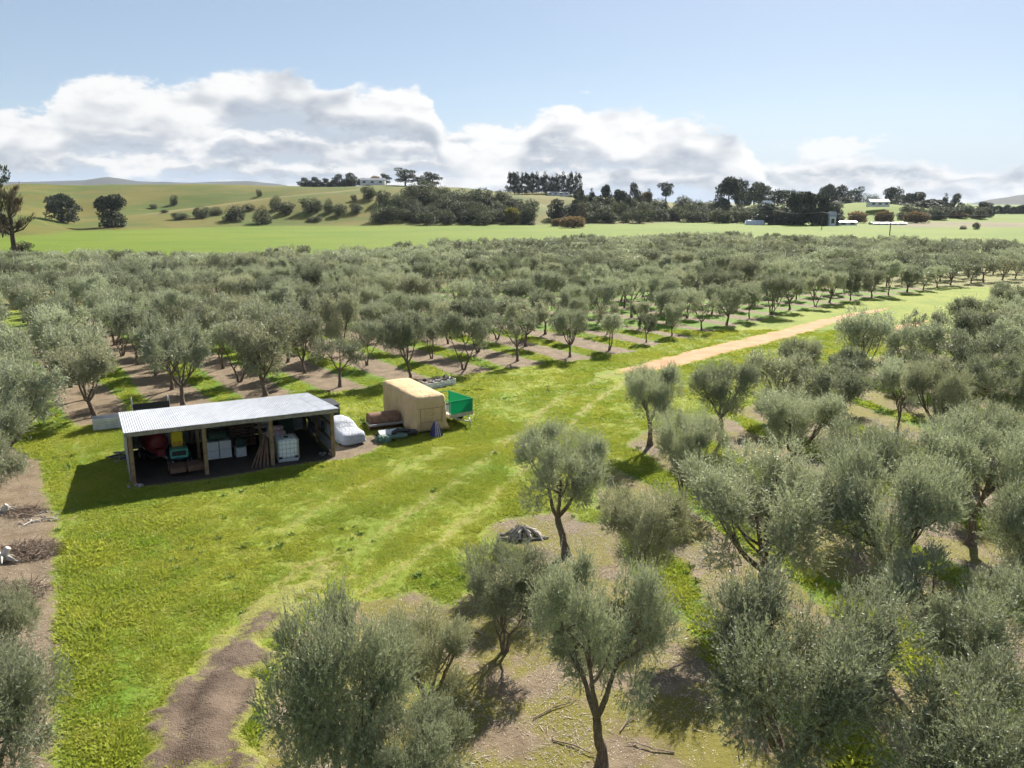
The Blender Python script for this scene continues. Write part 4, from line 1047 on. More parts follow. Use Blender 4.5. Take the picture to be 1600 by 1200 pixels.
# ------------------------------------------------------------------ materials of made things
mat_post = plain('weathered_timber', (0.235, 0.165, 0.10), .85, .15, var=.35, sc=4, bump_=.4)
mat_timber_grey = plain('grey_timber', (0.26, 0.235, 0.205), .85, .15, var=.3, sc=5)
mat_iron, g = new_mat('galvanised_iron')
a = g.noise(g.vm('MULTIPLY', g.pos(), (3, .6, 1)), 1.2, 4, .6); c = g.mix(g.ss(a, .3, .7), (0.42, 0.44, 0.48), (0.56, 0.58, 0.62)); c = g.mix(g.mul(g.obj_rand(), .35), c, (0.36, 0.38, 0.42)); c = g.mix(g.ss(g.noise(g.pos(), 1.1, 5, .7), .62, .78, 0, .35), c, (0.34, .27, .22)); g.out(g.bsdf(c, .42, .5, .35).outputs[0])
mat_wall_iron, g = new_mat('wall_iron')
a = g.noise(g.objco(), 1.2, 4, .6); c = g.mix(g.ss(a, .3, .7), (0.30, 0.33, 0.37), (0.42, 0.45, 0.50)); g.out(g.bsdf(c, .5, .4, .25).outputs[0])
mat_steel = plain('dull_steel', (0.42, 0.43, 0.44), .4, .5, .6)
mat_darksteel = plain('dark_steel', (0.035, 0.035, 0.04), .5, .4, .3)
mat_rust = plain('rusty_steel', (0.215, 0.125, 0.08), .85, .2, .1, .35, 3, .5)
mat_red = plain('faded_red_paint', (0.20, 0.018, 0.026), .45, .4, var=.3)
mat_rubber = plain('rubber', (0.018, 0.018, 0.02), .8, .2)
mat_teal = plain('turquoise_paint', (0.10, 0.42, 0.36), .45, .45, var=.12)
mat_yellow_p = plain('yellow_plastic', (0.75, 0.60, 0.025), .5, .4, var=.1)
mat_brown = plain('brown_boards', (0.135, 0.085, 0.062), .85, .15, var=.35, sc=5)
mat_plastic = plain('grey_white_plastic', (0.52, 0.56, 0.58), .55, .35, var=.1)
mat_ibc = plain('milky_plastic', (0.72, 0.79, 0.84), .4, .4, var=.06)
mat_darkgreen = plain('dark_green_board', (0.022, 0.05, 0.042), .6, .3)
mat_bag, g = new_mat('printed_bag'); a = g.noise(g.objco(), 14, 3); c = g.mix(g.ss(a, .45, .6), (0.52, 0.46, 0.50), (0.38, 0.16, 0.22)); g.out(g.bsdf(c, .6, .3).outputs[0])
mat_canvas, g = new_mat('tan_canvas')
a = g.noise(g.objco(), 1.3, 4, .6); fine = g.noise(g.objco(), 60, 2); c = g.mix(g.ss(a, .3, .7), (0.54, 0.385, 0.21), (0.62, 0.46, 0.275)); g.out(g.bsdf(c, .85, .15, normal=g.bump(g.add(g.mul(g.noise(g.vm('MULTIPLY', g.objco(), (4, 4, 1.0)), 1.6, 4, .6), 2.2), g.mul(fine, .15)), .7, .09)).outputs[0])
mat_seam = plain('dark_seam', (0.16, 0.10, 0.055), .9, .1)
mat_cover, g = new_mat('silver_car_cover')
a = g.noise(g.objco(), 2.0, 4); c = g.mix(a, (0.26, 0.28, 0.33), (0.36, 0.38, 0.43)); g.out(g.bsdf(c, .6, .3, normal=g.bump(g.noise(g.objco(), 2.6, 4, .6, 1.2), .9, .14)).outputs[0])
mat_net, g = new_mat('green_shade_net')
b_ = g.bsdf((0.02, 0.30, 0.17), .7, .2); t_ = g.n.new('ShaderNodeBsdfTranslucent'); t_.inputs[0].default_value = (0.03, .5, .28, 1); ms = g.n.new('ShaderNodeMixShader'); ms.inputs[0].default_value = .45
g.l.new(b_.outputs[0], ms.inputs[1]); g.l.new(t_.outputs[0], ms.inputs[2]); g.out(ms.outputs[0])
mat_purple = plain('striped_cover_dark', (0.055, 0.05, 0.14), .8, .2); mat_stripe = plain('striped_cover_light', (0.42, 0.40, 0.44), .8, .2)
mat_log = plain('firewood', (0.30, 0.275, 0.25), .9, .1, var=.4, sc=7, bump_=.5); mat_logend = plain('firewood_end', (0.36, 0.27, 0.18), .9, .1, var=.3)
mat_bleached = plain('bleached_wood', (0.52, 0.48, 0.42), .85, .15, var=.25); mat_stone = plain('grey_stone', (0.25, 0.235, 0.22), .9, .15, var=.3)
mat_twig = plain('dry_twig', (0.27, 0.21, 0.16), .9, .1, var=.35)

def wheel(o, c, r, w_, axis='x', rim=mat_steel, name='wheel'):
    d = Vector((1, 0, 0)) if axis == 'x' else Vector((0, 1, 0)); c = Vector(c)
    e = MB().tube([c - d * w_ / 2, c - d * w_ * .38, c + d * w_ * .38, c + d * w_ / 2], [r * .86, r, r, r * .86], 18).build(name, mat_rubber, o, False)
    MB().tube([c - d * (w_ / 2 + .012), c + d * (w_ / 2 + .012)], r * .52, 14).build('rim', rim, e)
    return e
def corrugated(L, Wd, pitch=.10, amp=.012, seg=6):
    """sheet running along y (0..L), corrugations across x (0..Wd)"""
    n = int(round(Wd / pitch * seg)); V = []
    for i in range(n + 1):
        x = Wd * i / n; z = amp * math.sin(2 * math.pi * x / pitch)
        V += [(x, 0, z), (x, L, z)]
    F = [(2 * i, 2 * i + 2, 2 * i + 3, 2 * i + 1) for i in range(n)]
    return np.array(V), np.array(F)

# ------------------------------------------------------------------ the shed
sz0 = hz(*shed_xy(4.5, 3))
shed = thing('farm_shed', 'open fronted timber pole shed with pale corrugated iron roof', 'shed', (*SHED_O, sz0), SHED_A)
ZF, ZB, OV = 2.62, 2.06, 0.40
def roof_z(y): return ZF + (ZB - ZF) * (y + OV) / (SHED_D + 2 * OV - .2)
FX = [0.0, 3.25, 6.4, SHED_W]
for x in FX:
    MB().box((x, 0, (roof_z(0) - .16) / 2 - .15), (.19, .19, roof_z(0) - .16 + .3), bev=.02).build('post', mat_post, shed)
    MB().box((x if 0 < x < SHED_W else (x + .06 if x == 0 else x - .06), 3.0, (roof_z(3) - .2) / 2 - .15), (.17, .17, roof_z(3) - .2 + .3), bev=.02).build('post', mat_post, shed)
    MB().box((x if 0 < x < SHED_W else (x + .06 if x == 0 else x - .06), SHED_D - .12, (roof_z(5.9) - .2) / 2 - .15), (.17, .17, roof_z(5.9) - .2 + .3), bev=.02).build('post', mat_post, shed)
    MB().bar((x, -.2, roof_z(-.2) - .17), (x, SHED_D, roof_z(SHED_D) - .17), .09, .2).build('rafter', mat_timber_grey, shed)
for i, y in enumerate((-.26, 1.2, 2.5, 3.8, 5.1, 6.0)):
    MB().bar((-.15, y, roof_z(y) - .05), (SHED_W + .2, y, roof_z(y) - .05), .06, .07).build('purlin', mat_timber_grey, shed)
MB().box((SHED_W / 2 + .03, -.33, roof_z(-.33) - .10), (SHED_W + .5, .045, .19)).build('fascia', mat_timber_grey, shed)
nsh = 12; sw = (SHED_W + .55) / nsh; Lr = SHED_D + OV + .35
V, F = corrugated(Lr, sw + .015, .105, .013, 6); rm = mesh_np('roof_sheet', V, F, mat_iron, True)
slope = math.atan2(ZF - ZB, SHED_D + 2 * OV - .2)
for i in range(nsh):
    o = link('roof_sheet', rm, shed); o.location = (-.25 + i * sw, -OV, ZF + .025 + (i % 2) * .006); o.rotation_euler = (-slope, 0, 0)
# walls: left, right and back clad in vertical iron sheets
def wall_sheets(n, p0, p1, h0, h1, nm, mat, rz, out=1):
    for i in range(n):
        t0 = i / n; t1 = (i + 1) / n; Wd = math.dist(p0, p1) / n; ha = h0 + (h1 - h0) * (t0 + t1) / 2
        V, F = corrugated(1.0, Wd + .01, .11, .014, 5)
        me = mesh_np(nm, np.stack([V[:, 0], V[:, 2], V[:, 1] * ha], 1), F, mat, True)
        o = link(nm, me, shed); o.location = (p0[0] + (p1[0] - p0[0]) * t0, p0[1] + (p1[1] - p0[1]) * t0, .03); o.rotation_euler = (0, 0, rz)
wall_sheets(8, (-.13, .0), (-.13, SHED_D), roof_z(0) - .06, roof_z(SHED_D) - .05, 'wall_sheet', mat_wall_iron, math.pi / 2)
wall_sheets(8, (SHED_W + .13, .0), (SHED_W + .13, SHED_D), roof_z(0) - .06, roof_z(SHED_D) - .05, 'wall_sheet', mat_wall_iron, math.pi / 2)
wall_sheets(12, (-.1, SHED_D + .06), (SHED_W + .1, SHED_D + .06), ZB - .0, ZB - .0, 'wall_sheet', mat_wall_iron, 0)
for z in (.75, 1.6):
    MB().box((SHED_W + .06, 3.0, z), (.06, 5.8, .12)).build('girt', mat_post, shed)
    MB().box((-.06, 3.0, z), (.06, 5.8, .12)).build('girt', mat_post, shed)
    MB().box((SHED_W / 2, SHED_D, z), (SHED_W, .06, .12)).build('girt', mat_post, shed)
def sl(x, y, z=0.0): p = shed_xy(x, y); return (p[0], p[1], hz(*p) + z)
def in_shed(name, label, cat, x, y, rz=0.0, group=None): return thing(name, label, cat, (*shed_xy(x, y), sz0 + .02), SHED_A + rz, group)

# red sprayer tank with drawbar (left bay)
o = in_shed('sprayer', 'dark red tank sprayer with silver drawbar in the left bay of the shed', 'farm machine', 1.2, 3.7, .2)
rings = [[(math.cos(a) * .55 * s, y, .98 + math.sin(a) * .58 * s) for a in np.linspace(0, 2 * math.pi, 20, endpoint=False)] for y, s in ((-.85, .35), (-.8, .8), (-.62, 1), (.62, 1), (.8, .8), (.85, .35))]
MB().loft(rings).build('tank', mat_red, o, True)
MB().box((0, .1, 1.62), (.5, .5, .14), bev=.04).build('tank_lid', mat_red, o)
MB().box((0, 0, .38), (.9, 1.7, .1)).build('frame', mat_darksteel, o)
MB().tube([(0, -.7, .45), (.15, -1.5, .42), (.30, -2.1, .26)], [.06, .06, .05], 8).build('drawbar', mat_steel, o)
MB().box((.02, -1.0, .62), (.42, .4, .4), bev=.05).build('pump', mat_red, o)
for sx in (-1, 1): wheel(o, (sx * .62, .1, .36), .36, .2)
# turquoise machine with yellow hopper
o = in_shed('ride_on_machine', 'turquoise ride-on machine with a yellow hopper on its back in the shed', 'farm machine', 2.22, 2.2, -.05)
MB().box((0, -.25, .72), (.86, .7, .46), bev=.06).build('hood', mat_teal, o)
MB().box((0, -.62, .76), (.66, .08, .24), bev=.02).build('grille', mat_darksteel, o)
MB().box((0, -.62, .52), (.5, .06, .08)).build('badge_plate', plain('deep_teal', (.02, .12, .14)), o)
MB().box((-.02, .55, 1.28), (.56, .55, .78), bev=.05).build('hopper', mat_yellow_p, o)
MB().box((-.02, .22, .98), (.5, .1, .28), bev=.02).build('hopper_chute', plain('orange_plastic', (.70, .42, .06)), o)
MB().box((0, .3, .5), (.8, 1.3, .14)).build('chassis', mat_darksteel, o)
for sx in (-1, 1):
    wheel(o, (sx * .46, -.35, .25), .25, .18); wheel(o, (sx * .46, .75, .3), .3, .2)
    MB().tube([(sx * .36, .95, .5), (sx * .36, .95, 1.75)], .022, 6).build('roll_bar', mat_steel, o)
# low trailer at the front of the left bay
o = in_shed('deck_trailer', 'low brown boarded deck trailer at the front of the left bay', 'trailer', 2.38, .72, .02)
for sx in (-.40, .40): MB().box((sx, 0, .40), (.76, .95, .06), bev=.012).build('deck_board', mat_brown, o)
for sx in (-.41, .41): MB().box((sx, -.47, .30), (.74, .05, .26), bev=.01).build('front_board', mat_brown, o)
MB().box((0, 0, .30), (1.4, .8, .10)).build('frame', mat_darksteel, o)
for sx in (-1, 1): wheel(o, (sx * .70, .25, .22), .22, .14)
# stacked plastic crates, middle bay
CR = [('left stack, bottom', 0, 0), ('left stack, top', 0, 1), ('right stack, bottom', 1, 0), ('right stack, top', 1, 1)]
def crate(o, W_, D_, H_, mat):
    t = .035
    for sx in (-1, 1): MB().box((sx * (W_ / 2 - t / 2), 0, H_ / 2), (t, D_, H_)).build('side', mat, o)
    for sy in (-1, 1): MB().box((0, sy * (D_ / 2 - t / 2), H_ / 2), (W_ - 2 * t, t, H_)).build('side', mat, o)
    MB().box((0, 0, .03), (W_ - 2 * t, D_ - 2 * t, .03)).build('bottom', mat, o)
    for z in (.3, .62, .96): MB().box((0, -D_ / 2 - .012, H_ * z), (W_, .025, .035)).build('rib', mat, o)
for lab, i, j in CR:
    o = in_shed('plastic_crate', 'pale plastic crate in the middle bay, %s' % lab, 'crate', 3.85 + i * .62, 2.5, .0, 'pale crates stacked in the middle bay'); o.location.z += .04 + j * .47; crate(o, .58, .7, .45, mat_plastic)
o = in_shed('plastic_crate', 'single small pale crate standing right of the crate stacks', 'crate', 5.22, 2.35, .1); crate(o, .5, .5, .5, mat_plastic)
o = in_shed('plastic_crate', 'dark bin on the small single crate in the shed', 'crate', 5.22, 2.38, .1); o.location.z += .51; crate(o, .42, .42, .4, mat_darkgreen)
o = in_shed('tool_bin', 'dark green bundle on top of the stacked pale crates', 'bin', 4.15, 2.55); o.location.z += .98
MB().box((0, 0, .2), (1.05, .5, .4), bev=.1).build('body', mat_darkgreen, o); MB().box((0, 0, .43), (1.0, .46, .05), bev=.02).build('lid', mat_darksteel, o)
# timber bins, deep in the middle bay
for j in range(3):
    o = in_shed('wooden_bin', 'slatted wooden bin deep in the middle bay, %s of the stack of three' % ('bottom', 'middle', 'top')[j], 'bin', 6.0 - .4, 4.4, .0, 'slatted bins in the middle bay'); o.location.z += .03 + j * .5
    for q in range(3):
        for sy in (-1, 1): MB().box((0, sy * .55, .10 + q * .15), (1.4, .03, .11)).build('slat', mat_brown, o)
    for sx in (-1, 1):
        for sy in (-1, 1): MB().box((sx * .66, sy * .51, .24), (.07, .05, .48)).build('corner_post', mat_brown, o)
    MB().box((0, 0, .03), (1.36, 1.04, .03)).build('bottom', mat_brown, o)
# leaning planks against the third post
for i in range(5):
    a, b = Vector((5.35 + i * .19, -.08 - .05 * i, 0.0)), Vector((6.02 + i * .05, .30, 1.25 + .14 * (i % 3)))
    o = in_shed('plank', 'rough plank leaning on the shed post, %s from the left' % ORD[i], 'plank', 0, 0, 0, 'planks leaning on the shed post')
    MB().bar(a, b, .10, .03).build('board', mat_brown, o)
# caged liquid containers
def ibc(label, x, y, z=0.0, rz=0.0):
    o = in_shed('liquid_container', label, 'container', x, y, rz); o.location.z += z
    MB().box((0, 0, .68), (.98, 1.14, .98), bev=.11).build('tank', mat_ibc, o, False)
    MB().tube([(0, 0, 1.16), (0, 0, 1.22)], .12, 14).build('cap', mat_darksteel, o)
    for sy in (-.42, 0, .42): MB().box((0, sy, .06), (1.0, .12, .12)).build('pallet_runner', mat_plastic, o)
    MB().box((0, 0, .15), (1.02, 1.18, .05)).build('pallet_deck', mat_plastic, o)
    for k, (sx, sy) in enumerate(((-1, -1), (1, -1))): MB().box((sx * .40, -.603, .26), (.17, .02, .12)).build('corner_plate', mat_darksteel, o)
    for zz in (.24, .48, .72, .96, 1.16):
        MB().tube([(-.52, -.595, zz), (.52, -.595, zz), (.52, .595, zz), (-.52, .595, zz), (-.52, -.595, zz)], .012, 5).build('cage_hoop', mat_steel, o)
    for i in range(6):
        xx = -.5 + i * .2
        MB().tube([(xx, -.61, .18), (xx, -.61, 1.17)], .012, 5).build('cage_bar', mat_steel, o)
    for i in range(6):
        yy = -.55 + i * .22
        for sx in (-1, 1): MB().tube([(sx * .535, yy, .18), (sx * .535, yy, 1.17)], .012, 5).build('cage_bar', mat_steel, o)
    for xx in (-.25, .25): MB().tube([(xx, -.6, 1.2), (xx, .6, 1.2)], .014, 5).build('top_bar', mat_steel, o)
    return o
ibc('white caged liquid container at the front of the right bay', 7.25, .62, rz=-.06)
ibc('caged liquid container standing at the back of the right bay', 6.75, 4.6, .85)
o = in_shed('workbench', 'dark bench carrying the rear container in the right bay', 'bench', 6.75, 4.6)
MB().box((0, 0, .80), (1.5, 1.3, .08)).build('top', mat_brown, o)
for sx in (-1, 1):
    for sy in (-1, 1): MB().box((sx * .66, sy * .55, .38), (.1, .1, .76)).build('leg', mat_brown, o)
o = in_shed('feed_bag', 'pink and white printed bag lying above the front container', 'bag', 7.05, 2.2); o.location.z += .82
MB().loft([[(x, math.cos(a) * .34 * s, .17 + math.sin(a) * .19 * s) for a in np.linspace(0, 2 * math.pi, 14, endpoint=False)] for x, s in ((-.5, .55), (-.44, .85), (-.2, 1), (.15, .97), (.42, .88), (.5, .5))]).build('sack', mat_bag, o, True)
MB().loft([[(x, math.cos(a) * .3 * s + .02, .47 + math.sin(a) * .14 * s) for a in np.linspace(0, 2 * math.pi, 14, endpoint=False)] for x, s in ((-.42, .5), (-.36, .85), (0, 1), (.33, .9), (.42, .5))]).build('upper_sack', mat_bag, o, True)
o = in_shed('pallet_box', 'dark green box under the printed bag in the right bay', 'box', 7.05, 2.2)
MB().box((0, 0, .4), (1.2, .95, .8), bev=.03).build('body', mat_darkgreen, o); MB().box((0, 0, .81), (1.24, .99, .02)).build('lid', mat_darkgreen, o)
o = in_shed('dark_panel', 'tall dark panel standing upright at the back of the right bay', 'panel', 7.95, 3.9, .1)
MB().box((0, 0, 1.15), (.85, .06, 1.5), M=Matrix.Rotation(R(-10), 4, 'X')).build('sheet', mat_darkgreen, o); MB().box((0, -.02, .36), (.9, .12, .06)).build('base_rail', mat_timber_grey, o)
for sx in (-1, 1): MB().box((sx * .4, 0, .18), (.06, .3, .36)).build('foot', mat_timber_grey, o)
o = in_shed('coat_bundle', 'dark gear hanging on the inside of the right end wall', 'gear', SHED_W - .02, 1.6); o.location.z += .95
MB().loft([[(-.06 + math.cos(a) * .07, math.sin(a) * .22 * s, z) for a in np.linspace(0, 2 * math.pi, 10, endpoint=False)] for z, s in ((0, .7), (.2, 1), (.45, .8), (.6, .3))]).build('cloth', mat_darksteel, o, True)
MB().tube([(.0, 0, .62), (-.1, 0, .66)], .02, 6).build('hook', mat_steel, o)
r = random.Random(12)
for i, (x, y, lab) in enumerate(((9.1, .55, 'small heap of rubble at the foot of the right corner post'), (.1, -.35, 'small heap of rubble at the foot of the left corner post'))):
    o = in_shed('rubble_heap', lab, 'rubble', x, y)
    for k in range(9):
        s = r.uniform(.05, .13); MB().box((r.uniform(-.4, .4), r.uniform(-.3, .3), s * .4), (s * 1.6, s * 1.2, s), r.uniform(0, 3), bev=s * .25).build('stone', mat_stone, o)

# behind and left of the shed
gx, gy = at(176, 671)
o = thing('stock_trough', 'pale ribbed metal trough behind the left end of the shed', 'trough', (gx - .1, gy + .3, hz(gx, gy)), SHED_A)
for k in range(5): MB().box((0, -.45, .12 + k * .13), (2.1, .05, .12), bev=.015).build('rib', mat_iron, o)
for sx in (-1, 1): MB().box((sx * 1.03, 0, .36), (.05, .9, .68), bev=.01).build('end', mat_iron, o)
MB().box((0, .45, .36), (2.1, .05, .68)).build('back', mat_iron, o); MB().box((0, 0, .1), (2.0, .85, .05)).build('bottom', mat_darksteel, o)
gx, gy = at(232, 652)
o = thing('cage_trailer', 'dark trailer deck with pale end rails half hidden behind the shed roof', 'trailer', (gx - .2, gy + .9, hz(gx, gy + 1) - .12), SHED_A)
MB().box((0, 0, .62), (2.1, 1.3, .1)).build('deck', mat_darksteel, o); MB().box((0, -.62, .82), (2.1, .05, .34)).build('side_board', mat_darksteel, o)
for sx in (-1, 1): MB().tube([(sx * 1.05, -.62, .6), (sx * 1.05, -.62, 1.12), (sx * 1.05, .62, 1.12), (sx * 1.05, .62, .6)], .03, 6).build('end_rail', mat_white, o); wheel(o, (sx * .95, .1, .3), .3, .18)
gx, gy = at(186, 718)
o = thing('scrap_heap', 'heap of dark scrap against the left end wall of the shed', 'scrap', (gx + .1, gy, hz(gx, gy)), SHED_A)
for k in range(16):
    p = Vector((r.uniform(-.35, .35), r.uniform(-.9, .9), r.uniform(.05, .4))); q = p + Vector((r.uniform(-.5, .5), r.uniform(-.7, .7), r.uniform(-.04, .15)))
    MB().bar(p, q, r.uniform(.05, .14), r.uniform(.03, .09)).build('scrap_piece', mat_darksteel if k % 3 else mat_stone, o)

# ------------------------------------------------------------------ car under a silver cover
def draped_car(label, x, y, rz):
    o = thing('covered_car', label, 'car', (x, y, hz(x, y) + .01), rz)
    st = [(-.02, .55, .62), (.04, .72, .72), (.25, .80, .82), (.9, .83, .90), (1.25, .83, .96), (1.75, .80, 1.32), (2.2, .78, 1.40), (3.0, .79, 1.38), (3.5, .80, 1.15), (3.85, .78, .95), (3.98, .6, .7)]
    rings = []
    xsn = np.linspace(st[0][0], st[-1][0], 40)
    for i, xx in enumerate(xsn):
        hw = np.interp(xx, [s[0] for s in st], [s[1] for s in st]); hh = np.interp(xx, [s[0] for s in st], [s[2] for s in st])
        ring = []
        for k in range(29):
            t = k / 28 * 2 - 1; s_ = abs(t)
            if s_ > .55: f = (s_ - .55) / .45; yy = hw * (1.0 + .04 * math.sin(f * 3)); zz = hh * .72 * (1 - f) + .13 * f; yy += .035 * f * math.sin(xx * 9 + k * 1.1) + .03 * f * math.sin(xx * 17)
            else: f = s_ / .55; yy = hw * math.sin(f * math.pi / 2) ** .8; zz = hh - (hh * .28) * f ** 3.2
            zz += .012 * math.sin(xx * 7 + t * 5)
            ring.append((xx, math.copysign(yy, t), zz))
        rings.append(ring)
    MB().loft(rings, closed=False, cap=True).build('cover', mat_cover, o, True)
    for xx in (.72, 3.15):
        for sy in (-1, 1): wheel(o, (xx, sy * .62, .30), .30, .2, 'y', mat_darksteel)
    return o
draped_car('car under a wrinkled silver cover beside the right end of the shed', -8.5, 42.85, R(128)).scale = (.84, .84, .84)
gx, gy = -11.2, 47.7
o = thing('canopy_trailer', 'dark enclosed trailer with a window showing behind the covered car', 'trailer', (gx, gy, hz(gx, gy)), SHED_A)
MB().box((0, 0, .85), (1.3, 1.8, .7), bev=.1).build('body', mat_darksteel, o); MB().box((0, -.92, .95), (1.0, .04, .34)).build('window', mat_pane, o); MB().box((0, 0, 1.22), (1.32, 1.82, .05), bev=.02).build('roof', mat_darksteel, o)
for sx in (-1, 1): wheel(o, (sx * .72, .1, .3), .3, .18)

# ------------------------------------------------------------------ caravan under a tan cover
cax, cay = -5.5, 44.75; CA = R(29)
o = thing('covered_caravan', 'caravan under a loose tan canvas cover with folds', 'caravan', (cax, cay, hz(cax, cay)), CA)
W_, L_, H_ = 2.05, 5.5, 2.2
def rrect(hx, hy, r_, n=14):
    pts = []
    for cx_, cy_, a0 in ((hx - r_, hy - r_, 0), (-hx + r_, hy - r_, 90), (-hx + r_, -hy + r_, 180), (hx - r_, -hy + r_, 270)):
        pts += [(cx_ + r_ * math.cos(R(a0 + 90 * k / 6)), cy_ + r_ * math.sin(R(a0 + 90 * k / 6))) for k in range(7)]
    out = []                                     # even spacing along the outline
    P_ = np.array(pts + [pts[0]]); s_ = np.r_[0, np.cumsum(np.hypot(*np.diff(P_, axis=0).T))]; t_ = np.linspace(0, s_[-1], 161)[:-1]
    return np.stack([np.interp(t_, s_, P_[:, 0]), np.interp(t_, s_, P_[:, 1])], 1), t_
rings = []
for z, ins in ((.16, .0), (.35, .02), (.6, .04), (.9, .05), (1.2, .06), (1.5, .07), (1.8, .075), (2.03, .085), (2.13, .13), (2.19, .24)):
    pts_, t_ = rrect(W_ / 2 - ins, L_ / 2 - ins, .16)
    k = max(0, 1 - z / 2.35)
    sway = k * (.075 * np.sin(t_ * 5.3) + .05 * np.sin(t_ * 11.7 + 1) + .06 * np.sin(t_ * 2.1 + z * 1.3)) + .03 * np.sin(t_ * 4 + z * 6) * k
    nrm = unit(np.concatenate([pts_ * [1 / (W_ / 2) ** 3, 1 / (L_ / 2) ** 3], ], 1) * np.abs(pts_) ** 2 + 1e-6)
    q = pts_ + nrm * sway[:, None]
    nose = .10 * math.exp(-((z - 1.0) / .7) ** 2)
    rings.append([(x_ + W_ / 2, y_ + L_ / 2 - (nose if y_ < -L_ / 2 + .4 else 0), z + (.03 * math.sin(t * 3.1) if z < .2 else 0) + (.012 * math.sin(t * 2.3) if z > 1.9 else 0)) for (x_, y_), t in zip(q, t_)])
for ins, zz in ((.55, 2.21), (.95, 2.24)):
    pts_, t_ = rrect(max(W_ / 2 - ins, .06), L_ / 2 - ins, .05)
    rings.append([(x_ + W_ / 2, y_ + L_ / 2, zz + .012 * math.sin(5 * y_)) for x_, y_ in pts_])
MB().loft(rings).build('canvas_cover', mat_canvas, o, True)
fy = -.115
for a_, b_ in (((.22, fy + .02, 1.52), (1.80, fy + .02, 1.52)), ((.30, fy - .01, 1.50), (.34, fy + .02, .45)), ((1.66, fy - .01, 1.50), (1.62, fy + .02, .6)), ((.34, fy - .03, .72), (1.62, fy - .03, .78)), ((.95, fy - .02, 1.08), (1.15, fy - .02, 1.22))):
    MB().tube([Vector(a_), (Vector(a_) + Vector(b_)) / 2 + Vector((0, -.012, -.02)), Vector(b_)], .011, 6).build('seam', mat_seam, o)
MB().tube([(W_ / 2, 0, .35), (W_ / 2 + .05, -.75, .38)], .05, 8).build('drawbar', mat_steel, o)
for sx in (.12, W_ - .12): wheel(o, (sx, L_ * .5, .32), .32, .18)
o2 = thing('hitch_cover', 'purple and white striped cover over the caravan hitch', 'cover', (cax + .98 * math.cos(CA) + .72 * math.sin(CA), cay + .98 * math.sin(CA) - .72 * math.cos(CA), hz(cax, cay)), CA)
prof = [((-.26 + .04 * s, -.22 + .3 * s * .4, z) , (.30 - .08 * s, -.22 + .3 * s * .4, z)) for s, z in ((0, .05), (1, .4), (2, .75))]
MB().loft([[(-.28, -.30, .05), (.30, -.30, .05), (.32, .30, .05), (-.26, .30, .05)], [(-.20, -.20, .45), (.22, -.20, .45), (.24, .24, .45), (-.2, .24, .45)], [(-.06, -.05, .86), (.07, -.05, .86), (.07, .12, .86), (-.06, .12, .86)]]).build('fabric', mat_purple, o2)
for k in (-.16, -.02, .12): MB().loft([[(k, -.312, .06), (k + .06, -.312, .06), (k + .06, -.306, .06), (k, -.306, .06)], [(k * .75, -.212, .45), (k * .75 + .05, -.212, .45), (k * .75 + .05, -.205, .45), (k * .75, -.205, .45)], [(k * .3, -.06, .85), (k * .3 + .025, -.06, .85), (k * .3 + .025, -.054, .85), (k * .3, -.054, .85)]]).build('stripe', mat_stripe, o2)

# rusty roller and the small machine in front of it
dx_, dy_ = at(596, 671); 
o = thing('steel_roller', 'rusty brown field roller drum beside the covered caravan', 'roller', (dx_ + .05, dy_ + .25, hz(dx_, dy_)), R(26))
MB().tube([(-.88, 0, .5), (-.86, 0, .5), (.86, 0, .5), (.88, 0, .5)], [.43, .50, .50, .43], 28).build('drum', mat_rust, o, False)
for sx in (-1, 1): MB().tube([(sx * .9, 0, .47), (sx * 1.0, 0, .47)], .07, 10).build('axle', mat_darksteel, o); MB().bar((sx * .97, .1, .47), (sx * .97, -.75, .42), .07, .1).build('frame_arm', mat_steel, o)
MB().bar((-.97, -.75, .42), (.97, -.75, .42), .1, .1).build('frame_bar', mat_steel, o)
mx_, my_ = at(608, 690)
o = thing('grass_topper', 'low green grey mower with black hoses in front of the rusty roller', 'mower', (mx_ + .1, my_ + .25, hz(mx_, my_)), R(26))
MB().box((.05, .25, .40), (1.35, .5, .05), M=Matrix.Rotation(R(20), 4, 'X')).build('deck', mat_steel, o)
MB().box((.1, -.12, .25), (1.5, .5, .22), bev=.05).build('housing', plain('grey_green_paint', (.10, .16, .13)), o)
MB().tube([(.0, -.1, .4), (.3, -.2, .58), (.7, -.12, .5), (1.1, -.05, .42)], [.1, .13, .12, .08], 9).build('hose', mat_darksteel, o, True)
MB().tube([(-.2, -.3, .4), (.0, -.15, .6), (.35, .0, .55)], .03, 7).build('handle_loop', mat_steel, o)
for k, (px_, py_) in enumerate(((-.62, -.3), (-.35, -.48), (-.75, -.05))): MB().loft([[(px_ + math.cos(a) * .2 * s, py_ + math.sin(a) * .17 * s, z) for a in np.linspace(0, 2 * math.pi, 8, endpoint=False)] for z, s in ((.03, .9), (.15, 1), (.28, .75), (.36, .25))]).build('gearbox', plain('gear_green', (.07, .14, .10)), o)
MB().box((1.15, .0, .3), (.7, .35, .3), bev=.08).build('motor', mat_darksteel, o)
for sx in (-.75, .75): wheel(o, (sx, .45, .18), .18, .1)

